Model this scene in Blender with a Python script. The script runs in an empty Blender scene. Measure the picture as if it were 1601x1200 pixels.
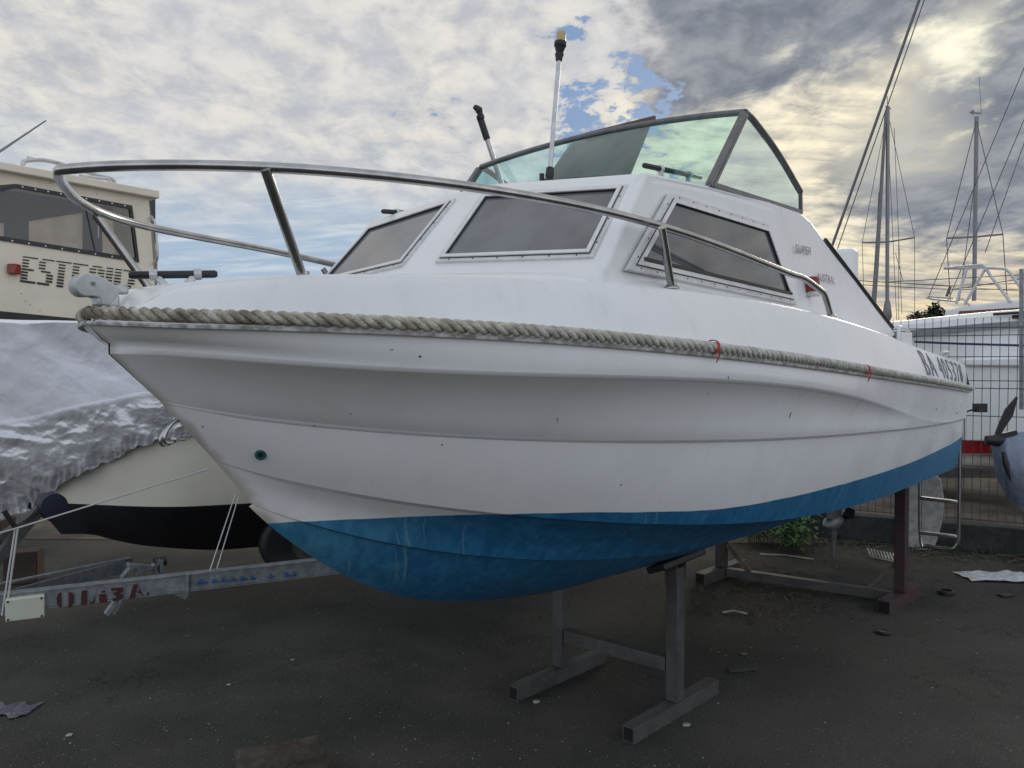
import bpy, bmesh, math, random
import numpy as np
from mathutils import Vector, Matrix, noise as mnoise

random.seed(7)
SC = bpy.context.scene
COL = SC.collection
PI = math.pi

# ------------------------------------------------------------------ camera
FPX = 1250.0                       # focal length in pixels of a 1601 px wide frame
PITCH = math.radians(1.5)
CAMZ = 1.5
cam_d = bpy.data.cameras.new('camera')
cam_d.sensor_fit = 'HORIZONTAL'
cam_d.sensor_width = 36.0
cam_d.lens = 36.0 * FPX / 1601.0
cam_d.clip_start = 0.05
cam_d.clip_end = 3000.0
cam = bpy.data.objects.new('camera', cam_d)
cam.location = (0, 0, CAMZ)
cam.rotation_euler = (PI / 2 - PITCH, 0, 0)
COL.objects.link(cam)
SC.camera = cam

# helpers that turn a photo pixel into a direction / a real point
_c, _s = math.cos(PITCH), math.sin(PITCH)
def ray(x, y):
    u = (x - 800.5) / FPX; v = (600 - y) / FPX
    return Vector((u, _c + v * _s, -_s + v * _c))
def at(x, y, Y):
    r = ray(x, y); t = Y / r.y
    return Vector((0, 0, CAMZ)) + r * t
def ground(x, y, z=0.0):
    r = ray(x, y); t = (z - CAMZ) / r.z
    return Vector((0, 0, CAMZ)) + r * t
class VPlane:
    """vertical plane through two (pixel x, depth) columns"""
    def __init__(s, x1, d1, x2, d2):
        a = at(x1, 567, d1); b = at(x2, 567, d2)
        s.o = Vector((a.x, a.y, 0)); s.e = Vector((b.x - a.x, b.y - a.y, 0)).normalized()
        s.n = Vector((s.e.y, -s.e.x, 0))          # towards the camera side
        s.n = s.n if s.n.y < 0 else -s.n
    def pt(s, x, y, off=0.0):
        r = ray(x, y); o = s.o + s.n * off
        t = ((o - Vector((0, 0, CAMZ))).dot(s.n)) / r.dot(s.n)
        return Vector((0, 0, CAMZ)) + r * t

# ------------------------------------------------------------------ light
SUN_DIR = ray(1440, 160).normalized()
SUN_EL = math.asin(SUN_DIR.z); SUN_AZ = math.atan2(SUN_DIR.x, SUN_DIR.y)
sun_d = bpy.data.lights.new('sun', 'SUN')
sun_d.energy = 0.8; sun_d.angle = math.radians(14); sun_d.color = (1, 0.9, 0.74)
sun = bpy.data.objects.new('sun', sun_d)
sun.rotation_euler = (-SUN_DIR).to_track_quat('-Z', 'Y').to_euler()
sun.location = (20, 30, 15)
COL.objects.link(sun)
SC.view_settings.view_transform = 'Standard'
SC.view_settings.look = 'None'
SC.view_settings.gamma = 1.0
SC.view_settings.exposure = 0.14

# ------------------------------------------------------------------ node helper
def lin(r, g, b):
    f = lambda v: (v / 255 / 12.92) if v / 255 <= 0.04045 else ((v / 255 + 0.055) / 1.055) ** 2.4
    return (f(r), f(g), f(b), 1.0)
class NG:
    def __init__(s, tree):
        s.t = tree; s.n = tree.nodes; s.l = tree.links
        s.n.clear()
    def node(s, typ, **kw):
        n = s.n.new(typ)
        for k, v in kw.items(): setattr(n, k, v)
        return n
    def put(s, sock, v):
        if isinstance(v, bpy.types.NodeSocket): s.l.new(v, sock)
        elif v is not None:
            if hasattr(sock.default_value, '__len__') and not hasattr(v, '__len__'):
                v = [v] * len(sock.default_value)
            if hasattr(sock.default_value, '__len__') and len(sock.default_value) == 3 and len(v) == 4: v = v[:3]
            sock.default_value = v
    def m(s, op, a, b=None, c=None, clamp=False):
        n = s.node('ShaderNodeMath', operation=op, use_clamp=clamp)
        s.put(n.inputs[0], a)
        if b is not None: s.put(n.inputs[1], b)
        if c is not None: s.put(n.inputs[2], c)
        return n.outputs[0]
    def vm(s, op, a, b=None):
        n = s.node('ShaderNodeVectorMath', operation=op)
        s.put(n.inputs[0], a)
        if b is not None: s.put(n.inputs[1], b)
        return n.outputs['Value'] if op in ('DOT_PRODUCT', 'LENGTH') else n.outputs[0]
    def mix(s, f, a, b, typ='MIX'):
        n = s.node('ShaderNodeMix', data_type='RGBA', blend_type=typ, clamp_factor=True)
        s.put(n.inputs[0], f); s.put(n.inputs[6], a); s.put(n.inputs[7], b)
        return n.outputs[2]
    def noise(s, vec, scale, detail=4, rough=0.5, dist=0.0, out=0):
        n = s.node('ShaderNodeTexNoise')
        if vec is not None: s.l.new(vec, n.inputs['Vector'])
        n.inputs['Scale'].default_value = scale; n.inputs['Detail'].default_value = detail
        n.inputs['Roughness'].default_value = rough; n.inputs['Distortion'].default_value = dist
        return n.outputs[out]
    def ss(s, v, lo, hi, a=0.0, b=1.0):
        n = s.node('ShaderNodeMapRange', interpolation_type='SMOOTHSTEP')
        s.put(n.inputs[0], v); s.put(n.inputs[1], lo); s.put(n.inputs[2], hi); s.put(n.inputs[3], a); s.put(n.inputs[4], b)
        return n.outputs[0]
    def scalev(s, vec, sc):
        n = s.node('ShaderNodeMapping'); s.l.new(vec, n.inputs[0]); n.inputs['Scale'].default_value = sc
        return n.outputs[0]

# ------------------------------------------------------------------ world: sky with broken cloud
world = bpy.data.worlds.new('World'); SC.world = world; world.use_nodes = True
w = NG(world.node_tree)
tc = w.node('ShaderNodeTexCoord')
D = w.vm('NORMALIZE', tc.outputs['Generated'])
sep = w.node('ShaderNodeSeparateXYZ'); w.l.new(D, sep.inputs[0])
dx, dy, dz = sep.outputs
inv = w.m('DIVIDE', 1.0, w.m('ADD', w.m('MAXIMUM', dz, 0.0), 0.20))
cmb = w.node('ShaderNodeCombineXYZ')
w.l.new(w.m('MULTIPLY', dx, inv), cmb.inputs[0]); w.l.new(w.m('MULTIPLY', dy, inv), cmb.inputs[1])
CP = cmb.outputs[0]                                    # position on the cloud deck
CPs = w.scalev(CP, (1.0, 0.8, 1))
nA = w.noise(CPs, 2.1, 9, 0.58, 0.35)                  # large billows
nB = w.noise(CPs, 9.5, 8, 0.60, 0.25)                   # cells
nC = w.noise(CPs, 26.0, 6, 0.62, 0.2)                  # small tufts
rot = w.node('ShaderNodeMapping'); w.l.new(CP, rot.inputs[0]); rot.inputs['Rotation'].default_value = (0, 0, math.radians(-35)); rot.inputs['Scale'].default_value = (1.0, 3.6, 1)
nS = w.noise(rot.outputs[0], 3.0, 8, 0.6, 0.6)         # wind-drawn streaks
warp = w.m('SUBTRACT', nA, 0.5); warpB = w.m('SUBTRACT', nB, 0.5); warpC = w.m('SUBTRACT', nC, 0.5)
def blob(x, y, r_in, r_out, amp=0.5, ampB=0.3):
    """soft patch of sky round the direction of a photo pixel; radii in degrees"""
    c = ray(x, y).normalized()
    d = w.vm('DOT_PRODUCT', D, tuple(c))
    ang = w.m('MULTIPLY', w.m('ARCCOSINE', w.m('MINIMUM', d, 0.99999)), 180 / PI)
    ang = w.m('ADD', ang, w.m('MULTIPLY', warp, amp * 30)); ang = w.m('ADD', ang, w.m('MULTIPLY', warpB, ampB * 30))
    return w.ss(ang, r_in, r_out, 1.0, 0.0)
def union(*a):
    r = a[0]
    for b in a[1:]: r = w.m('MAXIMUM', r, b)
    return r
sky = w.node('ShaderNodeTexSky', sky_type='NISHITA'); sky.sun_disc = False
sky.sun_elevation = SUN_EL; sky.sun_rotation = SUN_AZ; sky.altitude = 5; sky.air_density = 1.0; sky.dust_density = 1.2
BG = 0.1
def K(*c):
    q = lin(*c); return (q[0] / BG, q[1] / BG, q[2] / BG, 1)
# clear air seen in the gaps
clear = w.mix(0.88, sky.outputs[0], K(108, 142, 184))
# ordinary cloud colour: tufts light, hollows lavender grey
tuft = w.m('ADD', w.m('MULTIPLY', nB, 0.75), w.m('MULTIPLY', nC, 0.26))
cl = w.mix(w.ss(tuft, 0.32, 0.68), K(175, 179, 186), K(226, 221, 212))
cl = w.mix(w.ss(nA, 0.40, 0.66), cl, w.mix(w.ss(nB, .35, .65), K(186, 189, 196), K(214, 212, 210)))
# smooth blue-grey band low on the left
elev = w.m('MULTIPLY', w.m('ARCSINE', dz), 180 / PI)
band = w.ss(w.m('ADD', elev, w.m('MULTIPLY', warp, 16)), 6.5, 15.5, 1.0, 0.0)
leftm = w.ss(w.m('DIVIDE', dx, w.m('MAXIMUM', dy, 0.05)), 0.02, 0.32, 1.0, 0.0)
bandm = w.m('MULTIPLY', band, leftm)
bandc = w.mix(w.ss(nS, 0.42, 0.75), K(160, 180, 201), K(198, 208, 216))
bandc = w.mix(w.ss(elev, 0.5, 6.5, 1.0, 0.0), bandc, w.mix(w.ss(nS, 0.4, 0.65), K(184, 202, 213), K(216, 222, 223)))
cl = w.mix(bandm, cl, bandc)
# warm, lit cloud towards the sun
lit = union(blob(1330, 300, 8, 19, .4, .3), blob(1120, 230, 2, 10, .4, .3), blob(1500, 470, 5, 16, .4, .3))
litc = w.mix(w.ss(w.m('ADD', w.m('MULTIPLY', nS, .6), w.m('MULTIPLY', nB, .4)), 0.30, 0.62), K(158, 157, 155), K(248, 238, 210))
cl = w.mix(lit, cl, litc)
low = w.m('MULTIPLY', blob(1520, 430, 5, 17, .2, .2), w.ss(elev, 3, 11, 1.0, 0.0))
cl = w.mix(w.m('MULTIPLY', low, 0.8), cl, w.mix(w.ss(nS, .38, .62), K(176, 171, 163), K(232, 212, 174)))
# heavy grey cloud
dark = union(blob(1130, 45, 3.5, 8, .4, .25), blob(1290, 45, 2.5, 7, .4, .3), blob(1560, 215, 5, 11, .45, .25), blob(1210, 115, 1, 5, .4, .3), blob(1640, 60, 2, 6, .5, .3), blob(1330, -120, 7, 13, .5, .3))
darkc = w.mix(w.ss(nB, 0.3, 0.7), K(108, 116, 130), K(150, 154, 162))
cl = w.mix(w.m('MULTIPLY', dark, 0.95), cl, darkc)
# glow where the sun presses through
glow = blob(1490, 85, 0.2, 3.4, .30, .25)
glow2 = blob(1400, 175, 0.5, 5.0, .35, .3)
cl = w.mix(w.m('MULTIPLY', glow2, .45), cl, K(240, 233, 208))
cl = w.mix(w.m('MULTIPLY', glow, .95), cl, K(255, 250, 226))
# gaps
gapn = w.m('ADD', w.m('MULTIPLY', nB, 0.55), w.m('MULTIPLY', nA, 0.45)); gapn = w.m('ADD', gapn, w.m('MULTIPLY', warpC, 0.30))
gap = union(blob(925, 190, 1.5, 7.0, .20, .12), blob(960, 110, 1.0, 5.5, .20, .12), blob(890, 15, .5, 4, .2, .1), w.m('MULTIPLY', blob(700, 165, .5, 6, .2, .2), .45), w.m('MULTIPLY', blob(1040, 215, .5, 5, .2, .2), .6))
gapm = w.m('MULTIPLY', w.ss(w.m('SUBTRACT', w.m('MULTIPLY', gap, 0.26), w.m('MULTIPLY', w.m('SUBTRACT', gapn, 0.38), 1.7)), 0.02, 0.13), w.ss(gap, .05, .3))
cl = w.mix(gapm, cl, clear)
# sky behind the viewer: brighter even overcast
back = w.ss(dy, -0.35, 0.25, 1.0, 0.0)
backc = w.mix(w.ss(nA, .35, .65), K(184, 196, 216), K(210, 220, 234))
backc = w.mix(w.ss(elev, 8, 38, 1.0, 0.0), backc, K(250, 255, 264))
cl = w.mix(back, cl, backc)
cl = w.mix(w.ss(dz, -0.02, 0.0, 1.0, 0.0), cl, K(60, 60, 58))
bg = w.node('ShaderNodeBackground'); w.put(bg.inputs[0], cl); bg.inputs[1].default_value = BG
wo = w.node('ShaderNodeOutputWorld'); w.l.new(bg.outputs[0], wo.inputs[0])

# ------------------------------------------------------------------ materials
MATS = {}
def mat(name, col, rough=0.5, metal=0.0, var=0.12, vscale=8.0, bump=0.0, bscale=30.0, spec=0.5, col2=None, extra=None, emis=None, coat=0.0):
    m = bpy.data.materials.new(name); m.use_nodes = True
    g = NG(m.node_tree); MATS[name] = m
    t = g.node('ShaderNodeTexCoord').outputs['Object']
    p = g.node('ShaderNodeBsdfPrincipled'); o = g.node('ShaderNodeOutputMaterial'); g.l.new(p.outputs[0], o.inputs[0])
    col = tuple(col) + (1,) if len(col) == 3 else col
    c2 = tuple(col2) + (1,) if col2 else tuple(v * (1 - var) for v in col[:3]) + (1,)
    n = g.noise(t, vscale, 6, 0.6)
    c = g.mix(g.ss(n, 0.35, 0.65), c2, col)
    p.inputs['Roughness'].default_value = rough; p.inputs['Metallic'].default_value = metal
    p.inputs['Specular IOR Level'].default_value = spec
    p.inputs['Coat Weight'].default_value = coat
    if extra: c = extra(g, t, p, c) or c
    g.put(p.inputs['Base Color'], c)
    if bump:
        b = g.node('ShaderNodeBump'); b.inputs['Strength'].default_value = bump; b.inputs['Distance'].default_value = 0.01
        g.l.new(g.noise(t, bscale, 5, 0.6), b.inputs['Height']); g.l.new(b.outputs[0], p.inputs['Normal'])
    return m

def hull_extra(g, t, p, c):
    s = g.node('ShaderNodeSeparateXYZ'); g.l.new(t, s.inputs[0]); X, Y, Z = s.outputs
    # white above the boot line, blue antifouling below it
    zl = g.m('ADD', g.ss(X, -1.5, -0.5, 1.062, 1.003), g.ss(X, 1.0, 2.7, 0.0, 0.022))
    zl = g.m('ADD', zl, g.m('MULTIPLY', g.m('SUBTRACT', g.noise(t, 5, 3), .5), 0.008))
    blue = g.ss(Z, g.m('SUBTRACT', zl, 0.0015), g.m('ADD', zl, 0.0015), 1.0, 0.0)
    st = g.noise(g.scalev(t, (1, 1, 0.06)), 26, 5, 0.65)
    bc = g.mix(g.ss(st, 0.35, 0.75), (0.008, 0.108, 0.240, 1), (0.026, 0.180, 0.350, 1))
    shx = g.m('ADD', X, g.m('MULTIPLY', Z, 0.55))
    cc = g.node('ShaderNodeCombineXYZ'); g.l.new(shx, cc.inputs[0]); g.l.new(Y, cc.inputs[1]); g.l.new(Z, cc.inputs[2])
    scr = g.noise(g.scalev(cc.outputs[0], (34, .15, .5)), 1.6, 3, 0.6, 0.2)
    scr = g.m('MULTIPLY', g.ss(scr, .615, .66), g.ss(g.noise(t, 3.2, 3), .44, .58))
    bc = g.mix(g.m('MULTIPLY', scr, 0.6), bc, (0.14, 0.29, 0.38, 1))
    fade = g.m('MULTIPLY', g.ss(X, -2.0, -1.35, 1.0, 0.0), g.ss(st, .3, .7, .25, .75))
    bc = g.mix(fade, bc, (0.08, 0.27, 0.37, 1))
    bc = g.mix(g.ss(X, 0.0, 2.4, 0.0, 0.55), bc, (0.075, 0.245, 0.370, 1))
    # white gelcoat: chalk, run marks, brown stain along the stem
    run = g.noise(g.scalev(t, (1, 1, 0.10)), 14, 5, 0.6)
    c = g.mix(g.ss(run, 0.5, 0.85, 0, 0.20), c, (0.50, 0.51, 0.47, 1))
    c = g.mix(g.ss(g.noise(t, 1.4, 6, .65), .45, .75, 0, .16), c, (0.60, 0.585, 0.50, 1))
    aY = g.m('ABSOLUTE', Y)
    ln = g.m('ADD', g.m('MULTIPLY', g.noise(t, 12, 5), 0.05), 0.0)
    stem = g.m('MULTIPLY', g.ss(g.m('SUBTRACT', aY, ln), -0.025, 0.004, 1.0, 0.0), g.ss(X, -1.7, -1.9))
    c = g.mix(g.m('MULTIPLY', stem, 0.6), c, (0.30, 0.23, 0.15, 1))
    dirt = g.m('MULTIPLY', g.ss(Z, 1.15, 1.0, 0, 1), g.ss(X, -1.2, -2.0)); c = g.mix(g.m('MULTIPLY', dirt, g.ss(g.noise(t, 9, 6), .42, .7, 0, .5)), c, (.42, .36, .27, 1))
    vo = g.node('ShaderNodeTexVoronoi'); g.l.new(t, vo.inputs['Vector']); vo.inputs['Scale'].default_value = 4.5
    spk = g.m('MULTIPLY', g.ss(vo.outputs['Distance'], 0.012, 0.018, 1.0, 0.0), g.ss(g.noise(t, 1.7, 2), .45, .5))
    c = g.mix(g.m('MULTIPLY', spk, .8), c, (0.05, 0.04, 0.03, 1))
    g.put(p.inputs['Roughness'], g.mix(blue, g.ss(g.noise(t, 3, 5), .3, .7, .22, .36), (0.55,) * 3 + (1,)))
    return g.mix(blue, c, bc)
M = {}
M['hull'] = mat('boat_hull_paint', (0.80, 0.81, 0.82), 0.22, var=0.04, vscale=3, extra=hull_extra, bump=0)
def gel_extra(g, t, p, c):
    run = g.noise(g.scalev(t, (1, 1, 0.12)), 18, 5, 0.6)
    c = g.mix(g.ss(run, 0.5, 0.85, 0, 0.32), c, (0.50, 0.50, 0.46, 1))
    c = g.mix(g.ss(g.noise(t, 1.7, 6, .65), .45, .75, 0, .15), c, (0.62, 0.60, 0.53, 1))
    g.put(p.inputs['Roughness'], g.ss(g.noise(t, 4, 5), .3, .7, .16, .34)); return c
M['gel'] = mat('white_gelcoat', (0.79, 0.795, 0.795), 0.25, var=0.04, vscale=3, extra=gel_extra)
M['inner'] = mat('cabin_liner', (0.45, 0.44, 0.40), 0.7)
M['steel'] = mat('stainless_steel', (0.47, 0.465, 0.46), 0.26, 1.0, var=0.25, vscale=14)
M['alu'] = mat('anodised_aluminium', (0.60, 0.61, 0.62), 0.42, 0.75, var=0.2, vscale=20)
M['flange'] = mat('window_flange', (0.70, 0.70, 0.69), 0.4, 0.1, var=0.15, vscale=18)
M['trim'] = mat('pale_window_trim', (0.74, 0.74, 0.75), 0.35, 0.4, var=0.12, vscale=20)
M['screenframe'] = mat('dull_screen_frame', (0.17, 0.17, 0.175), 0.4, 0.5, var=0.25, vscale=20)
M['black'] = mat('black_rubber', (0.018, 0.018, 0.020), 0.5, var=0.4)
M['blackm'] = mat('black_metal', (0.03, 0.03, 0.034), 0.35, 0.3, var=0.4)
M['pane'] = mat('smoked_pane', (0.165, 0.172, 0.185), 0.10, var=0.3, vscale=4, spec=0.6)
M['paneside'] = mat('glossy_smoked_pane', (0.115, 0.122, 0.132), 0.05, var=0.5, vscale=3.2, spec=0.8)
def rope_extra(g, t, p, c):
    s = g.node('ShaderNodeSeparateXYZ'); g.l.new(t, s.inputs[0])
    far = g.ss(s.outputs[0], -2.0, -0.8)
    c = g.mix(far, c, g.mix(g.ss(g.noise(t, 30, 5), .35, .65), (.50, .49, .43, 1), (.74, .73, .67, 1)))
    bowd = g.m('MULTIPLY', g.ss(s.outputs[0], -1.95, -2.25), g.ss(g.noise(t, 16, 5), .42, .62))
    return g.mix(g.m('MULTIPLY', bowd, .75), c, (.15, .11, .07, 1))
M['rope'] = mat('worn_fender_rope', (0.70, 0.66, 0.56), 0.9, var=0.4, vscale=26, bump=0.8, bscale=240, col2=(0.36, 0.32, 0.25), extra=rope_extra)
M['lip'] = mat('rub_rail_lip', (0.62, 0.62, 0.60), 0.5, var=0.5, vscale=40, col2=(0.25, 0.24, 0.22))
M['red'] = mat('red_lens', (0.25, 0.015, 0.012), 0.15, var=0.2)
M['redstring'] = mat('red_twine', (0.55, 0.03, 0.04), 0.8)
M['amber'] = mat('yellowed_lamp_lens', (0.55, 0.43, 0.20), 0.25, var=0.1, vscale=10)
M['nylon'] = mat('grey_nylon', (0.52, 0.54, 0.54), 0.45, var=0.2, vscale=20)
M['letter'] = mat('dark_lettering', (0.15, 0.16, 0.19), 0.5)
M['letter_dk'] = mat('black_stencil_paint', (0.022, 0.02, 0.02), 0.6)
M['badge'] = mat('chrome_badge', (0.16, 0.155, 0.15), 0.3, 0.6)
M['galv'] = mat('galvanised_steel', (0.27, 0.29, 0.31), 0.5, 0.45, var=0.35, vscale=26, bump=0.15, bscale=40)
M['galvd'] = mat('weathered_stand_steel', (0.085, 0.083, 0.080), 0.65, 0.2, var=0.35, vscale=9, bump=0.2, bscale=50)
M['rust'] = mat('rusty_red_primer', (0.065, 0.020, 0.020), 0.7, var=0.5, vscale=9, bump=0.3, col2=(.035, .032, .036))
M['wood'] = mat('old_timber', (0.17, 0.13, 0.10), 0.85, var=0.5, vscale=14, bump=0.5, bscale=30)
M['rtext'] = mat('dark_red_paint', (0.07, 0.012, 0.012), 0.6, var=0.4)
M['btext'] = mat('blue_paint', (0.02, 0.12, 0.32), 0.6, var=0.5, vscale=30)
M['boxp'] = mat('beige_plastic', (0.55, 0.56, 0.46), 0.5, var=0.08)
M['cord'] = mat('white_cord', (0.55, 0.55, 0.54), 0.8)
M['navy'] = mat('navy_rubber', (0.012, 0.016, 0.035), 0.6)
M['beige'] = mat('beige_hull', (0.66, 0.63, 0.54), 0.4, var=0.08, vscale=2)
M['antif'] = mat('black_antifouling', (0.010, 0.011, 0.016), 0.7, var=0.5, vscale=5)
M['brown'] = mat('varnished_wood', (0.14, 0.055, 0.03), 0.4)
def cream_extra(g, t, p, c):
    vo = g.node('ShaderNodeTexVoronoi'); g.l.new(t, vo.inputs['Vector']); vo.inputs['Scale'].default_value = 38
    s = g.node('ShaderNodeSeparateXYZ'); g.l.new(t, s.inputs[0])
    z1 = g.m('ABSOLUTE', g.m('SUBTRACT', s.outputs[2], g.m('ADD', .42, g.m('MULTIPLY', g.noise(t, 2, 3), .14))))
    msk = g.m('MAXIMUM', g.ss(z1, 0, .13, .75, 0), g.ss(g.noise(t, 5, 4), .56, .68, 0, .8))
    k = g.m('MULTIPLY', g.ss(vo.outputs['Distance'], .16, .24, 1, 0), g.ss(msk, .35, .6))
    return g.mix(k, c, (.10, .085, .06, 1))
M['cream'] = mat('weathered_cream_paint', (0.76, 0.69, 0.56), 0.6, var=0.10, vscale=3, extra=cream_extra)
M['tint'] = None
def glass(name, col, fres=0.12, rough=0.02):
    m = bpy.data.materials.new(name); m.use_nodes = True; g = NG(m.node_tree)
    tr = g.node('ShaderNodeBsdfTransparent'); t = g.node('ShaderNodeTexCoord').outputs['Object']
    c = g.mix(g.ss(g.noise(t, 5, 6), .3, .75), tuple(v * .86 for v in col) + (1,), tuple(col) + (1,)); g.put(tr.inputs[0], c)
    gl = g.node('ShaderNodeBsdfGlossy'); gl.inputs['Roughness'].default_value = rough
    lw = g.node('ShaderNodeLayerWeight'); lw.inputs[0].default_value = 0.35
    mx = g.node('ShaderNodeMixShader'); g.put(mx.inputs[0], g.m('ADD', g.m('MULTIPLY', lw.outputs['Fresnel'], 0.5), fres, clamp=True))
    g.l.new(tr.outputs[0], mx.inputs[1]); g.l.new(gl.outputs[0], mx.inputs[2])
    o = g.node('ShaderNodeOutputMaterial'); g.l.new(mx.outputs[0], o.inputs[0]); return m
M['tint'] = glass('green_tinted_screen', (0.63, 0.92, 0.92), 0.06)
M['glass'] = glass('cabin_glass', (0.62, 0.62, 0.65), 0.06)
def tarp_extra(g, t, p, c):
    at_ = g.node('ShaderNodeAttribute', attribute_name='zone')
    c = g.mix(at_.outputs['Fac'], (0.78, 0.79, 0.84, 1), c)
    g.put(p.inputs['Metallic'], g.m('MULTIPLY', at_.outputs['Fac'], 0.40))
    g.put(p.inputs['Roughness'], g.m('SUBTRACT', 0.60, g.m('MULTIPLY', at_.outputs['Fac'], 0.22)))
    wv = g.vm('ADD', t, g.vm('MULTIPLY', g.noise(t, 3.0, 4, .6, 0, 1), (.35, .35, .35)))
    h = None
    for sc_, am in ((3.4, 1.0), (8.0, .42)):
        v = g.node('ShaderNodeTexVoronoi'); v.feature = 'F1'; g.l.new(wv, v.inputs['Vector']); v.inputs['Scale'].default_value = sc_
        q = g.m('MULTIPLY', v.outputs['Distance'], am); h = q if h is None else g.m('ADD', h, q)
    b = g.node('ShaderNodeBump'); b.inputs['Distance'].default_value = .045
    g.put(b.inputs['Strength'], g.m('ADD', .26, g.m('MULTIPLY', at_.outputs['Fac'], .60))); g.l.new(h, b.inputs['Height']); g.l.new(b.outputs[0], p.inputs['Normal'])
    return c
M['tarp'] = mat('silver_tarpaulin', (0.70, 0.70, 0.72), 0.4, 0.6, var=0.12, vscale=4, extra=tarp_extra)
M['bluetarp'] = mat('grey_blue_cover', (0.27, 0.32, 0.42), 0.75, var=0.35, vscale=6, bump=0.8, bscale=14)
M['sail_white'] = mat('white_hull', (0.80, 0.81, 0.82), 0.35, var=0.07, vscale=1.5)
M['sail_grey'] = mat('grey_stripe', (0.22, 0.23, 0.25), 0.5)
M['sail_red'] = mat('red_boot_stripe', (0.40, 0.012, 0.02), 0.5, var=0.15)
M['sail_cream'] = mat('cream_lower_hull', (0.40, 0.39, 0.33), 0.5)
M['mast'] = mat('mast_aluminium', (0.22, 0.22, 0.23), 0.45, 0.6)
M['wire'] = mat('fence_wire_paint', (0.05, 0.052, 0.056), 0.6)
M['rig'] = mat('rigging_wire', (0.12, 0.12, 0.13), 0.5, 0.5)
M['kerb'] = mat('dark_concrete', (0.050, 0.052, 0.050), 0.9, var=0.5, vscale=6, bump=0.5)
M['oval'] = mat('chalky_white_board', (0.52, 0.52, 0.49), 0.8, var=0.35, vscale=16, bump=0.3)
M['leaf'] = mat('leaf_green', (0.075, 0.21, 0.035), 0.5, var=0.5, vscale=5)
M['leafd'] = mat('dark_leaf', (0.022, 0.042, 0.020), 0.6, var=0.5, vscale=3)
M['leafr'] = mat('reddish_leaf', (0.07, 0.035, 0.03), 0.7, var=0.4, vscale=3)
M['dry'] = mat('dry_litter', (0.16, 0.125, 0.09), 0.9, var=0.6, vscale=6)
M['chip'] = mat('pale_chips', (0.50, 0.49, 0.45), 0.8, var=0.6, vscale=5)
M['dchip'] = mat('dark_chips', (0.06, 0.058, 0.052), 0.9, var=0.6, vscale=5)
M['bag'] = mat('milky_plastic', (0.60, 0.62, 0.64), 0.25, var=0.2, vscale=20, bump=0.8, bscale=30)
M['stone'] = mat('mossy_block', (0.085, 0.075, 0.062), 0.9, var=0.6, vscale=12, bump=1.0, bscale=60, col2=(0.050, 0.034, 0.028))
M['brick'] = mat('terracotta_block', (0.055, 0.038, 0.03), 0.9, var=0.3)
def asph_extra(g, t, p, c):
    fine = g.noise(t, 170, 3, .7); mid = g.noise(t, 1.1, 6, .6); big = g.noise(t, .35, 4, .6)
    c = g.mix(g.ss(mid, .35, .68), (0.034, 0.034, 0.030, 1), (0.080, 0.077, 0.067, 1))
    c = g.mix(g.ss(big, .45, .65, 0, .6), c, (0.098, 0.088, 0.072, 1))
    c = g.mix(g.ss(fine, .42, .70, 0, .6), c, (0.15, 0.145, 0.13, 1))
    c = g.mix(g.ss(g.noise(t, 95, 4, .7), .52, .66, 0, .6), c, (0.016, 0.016, 0.015, 1))
    c = g.mix(g.ss(g.noise(t, 3.3, 7, .7), .55, .72, 0, .5), c, (0.085, 0.068, 0.05, 1))
    p.inputs['Specular IOR Level'].default_value = .12
    vo = g.node('ShaderNodeTexVoronoi'); g.l.new(t, vo.inputs['Vector']); vo.inputs['Scale'].default_value = 90
    sepc = g.node('ShaderNodeSeparateColor'); g.l.new(vo.outputs['Color'], sepc.inputs[0])
    sp = g.m('MULTIPLY', g.ss(vo.outputs['Distance'], .1, .3, 1, 0), g.ss(sepc.outputs[0], .93, .95))
    c = g.mix(sp, c, (.33, .31, .27, 1))
    crack = g.noise(t, 1.6, 7, .65, .5)
    ck = g.m('MULTIPLY', g.ss(g.m('ABSOLUTE', g.m('SUBTRACT', crack, .5)), 0, .006, 1, 0), g.ss(g.noise(t, .6, 2), .5, .6))
    c = g.mix(g.m('MULTIPLY', ck, .7), c, (.012, .012, .011, 1))
    b = g.node('ShaderNodeBump'); b.inputs['Strength'].default_value = .9; b.inputs['Distance'].default_value = .006
    g.l.new(g.m('ADD', g.m('MULTIPLY', fine, .8), g.m('MULTIPLY', g.noise(t, 12, 5), 1.4)), b.inputs['Height']); g.l.new(b.outputs[0], p.inputs['Normal'])
    return c
M['asphalt'] = mat('asphalt', (0.05, 0.05, 0.05), 0.92, extra=asph_extra)
M['dirt'] = mat('bare_earth', (0.13, 0.105, 0.08), 0.95, col2=(0.055, 0.045, 0.036), vscale=2.2, bump=1.0, bscale=14)

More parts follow.
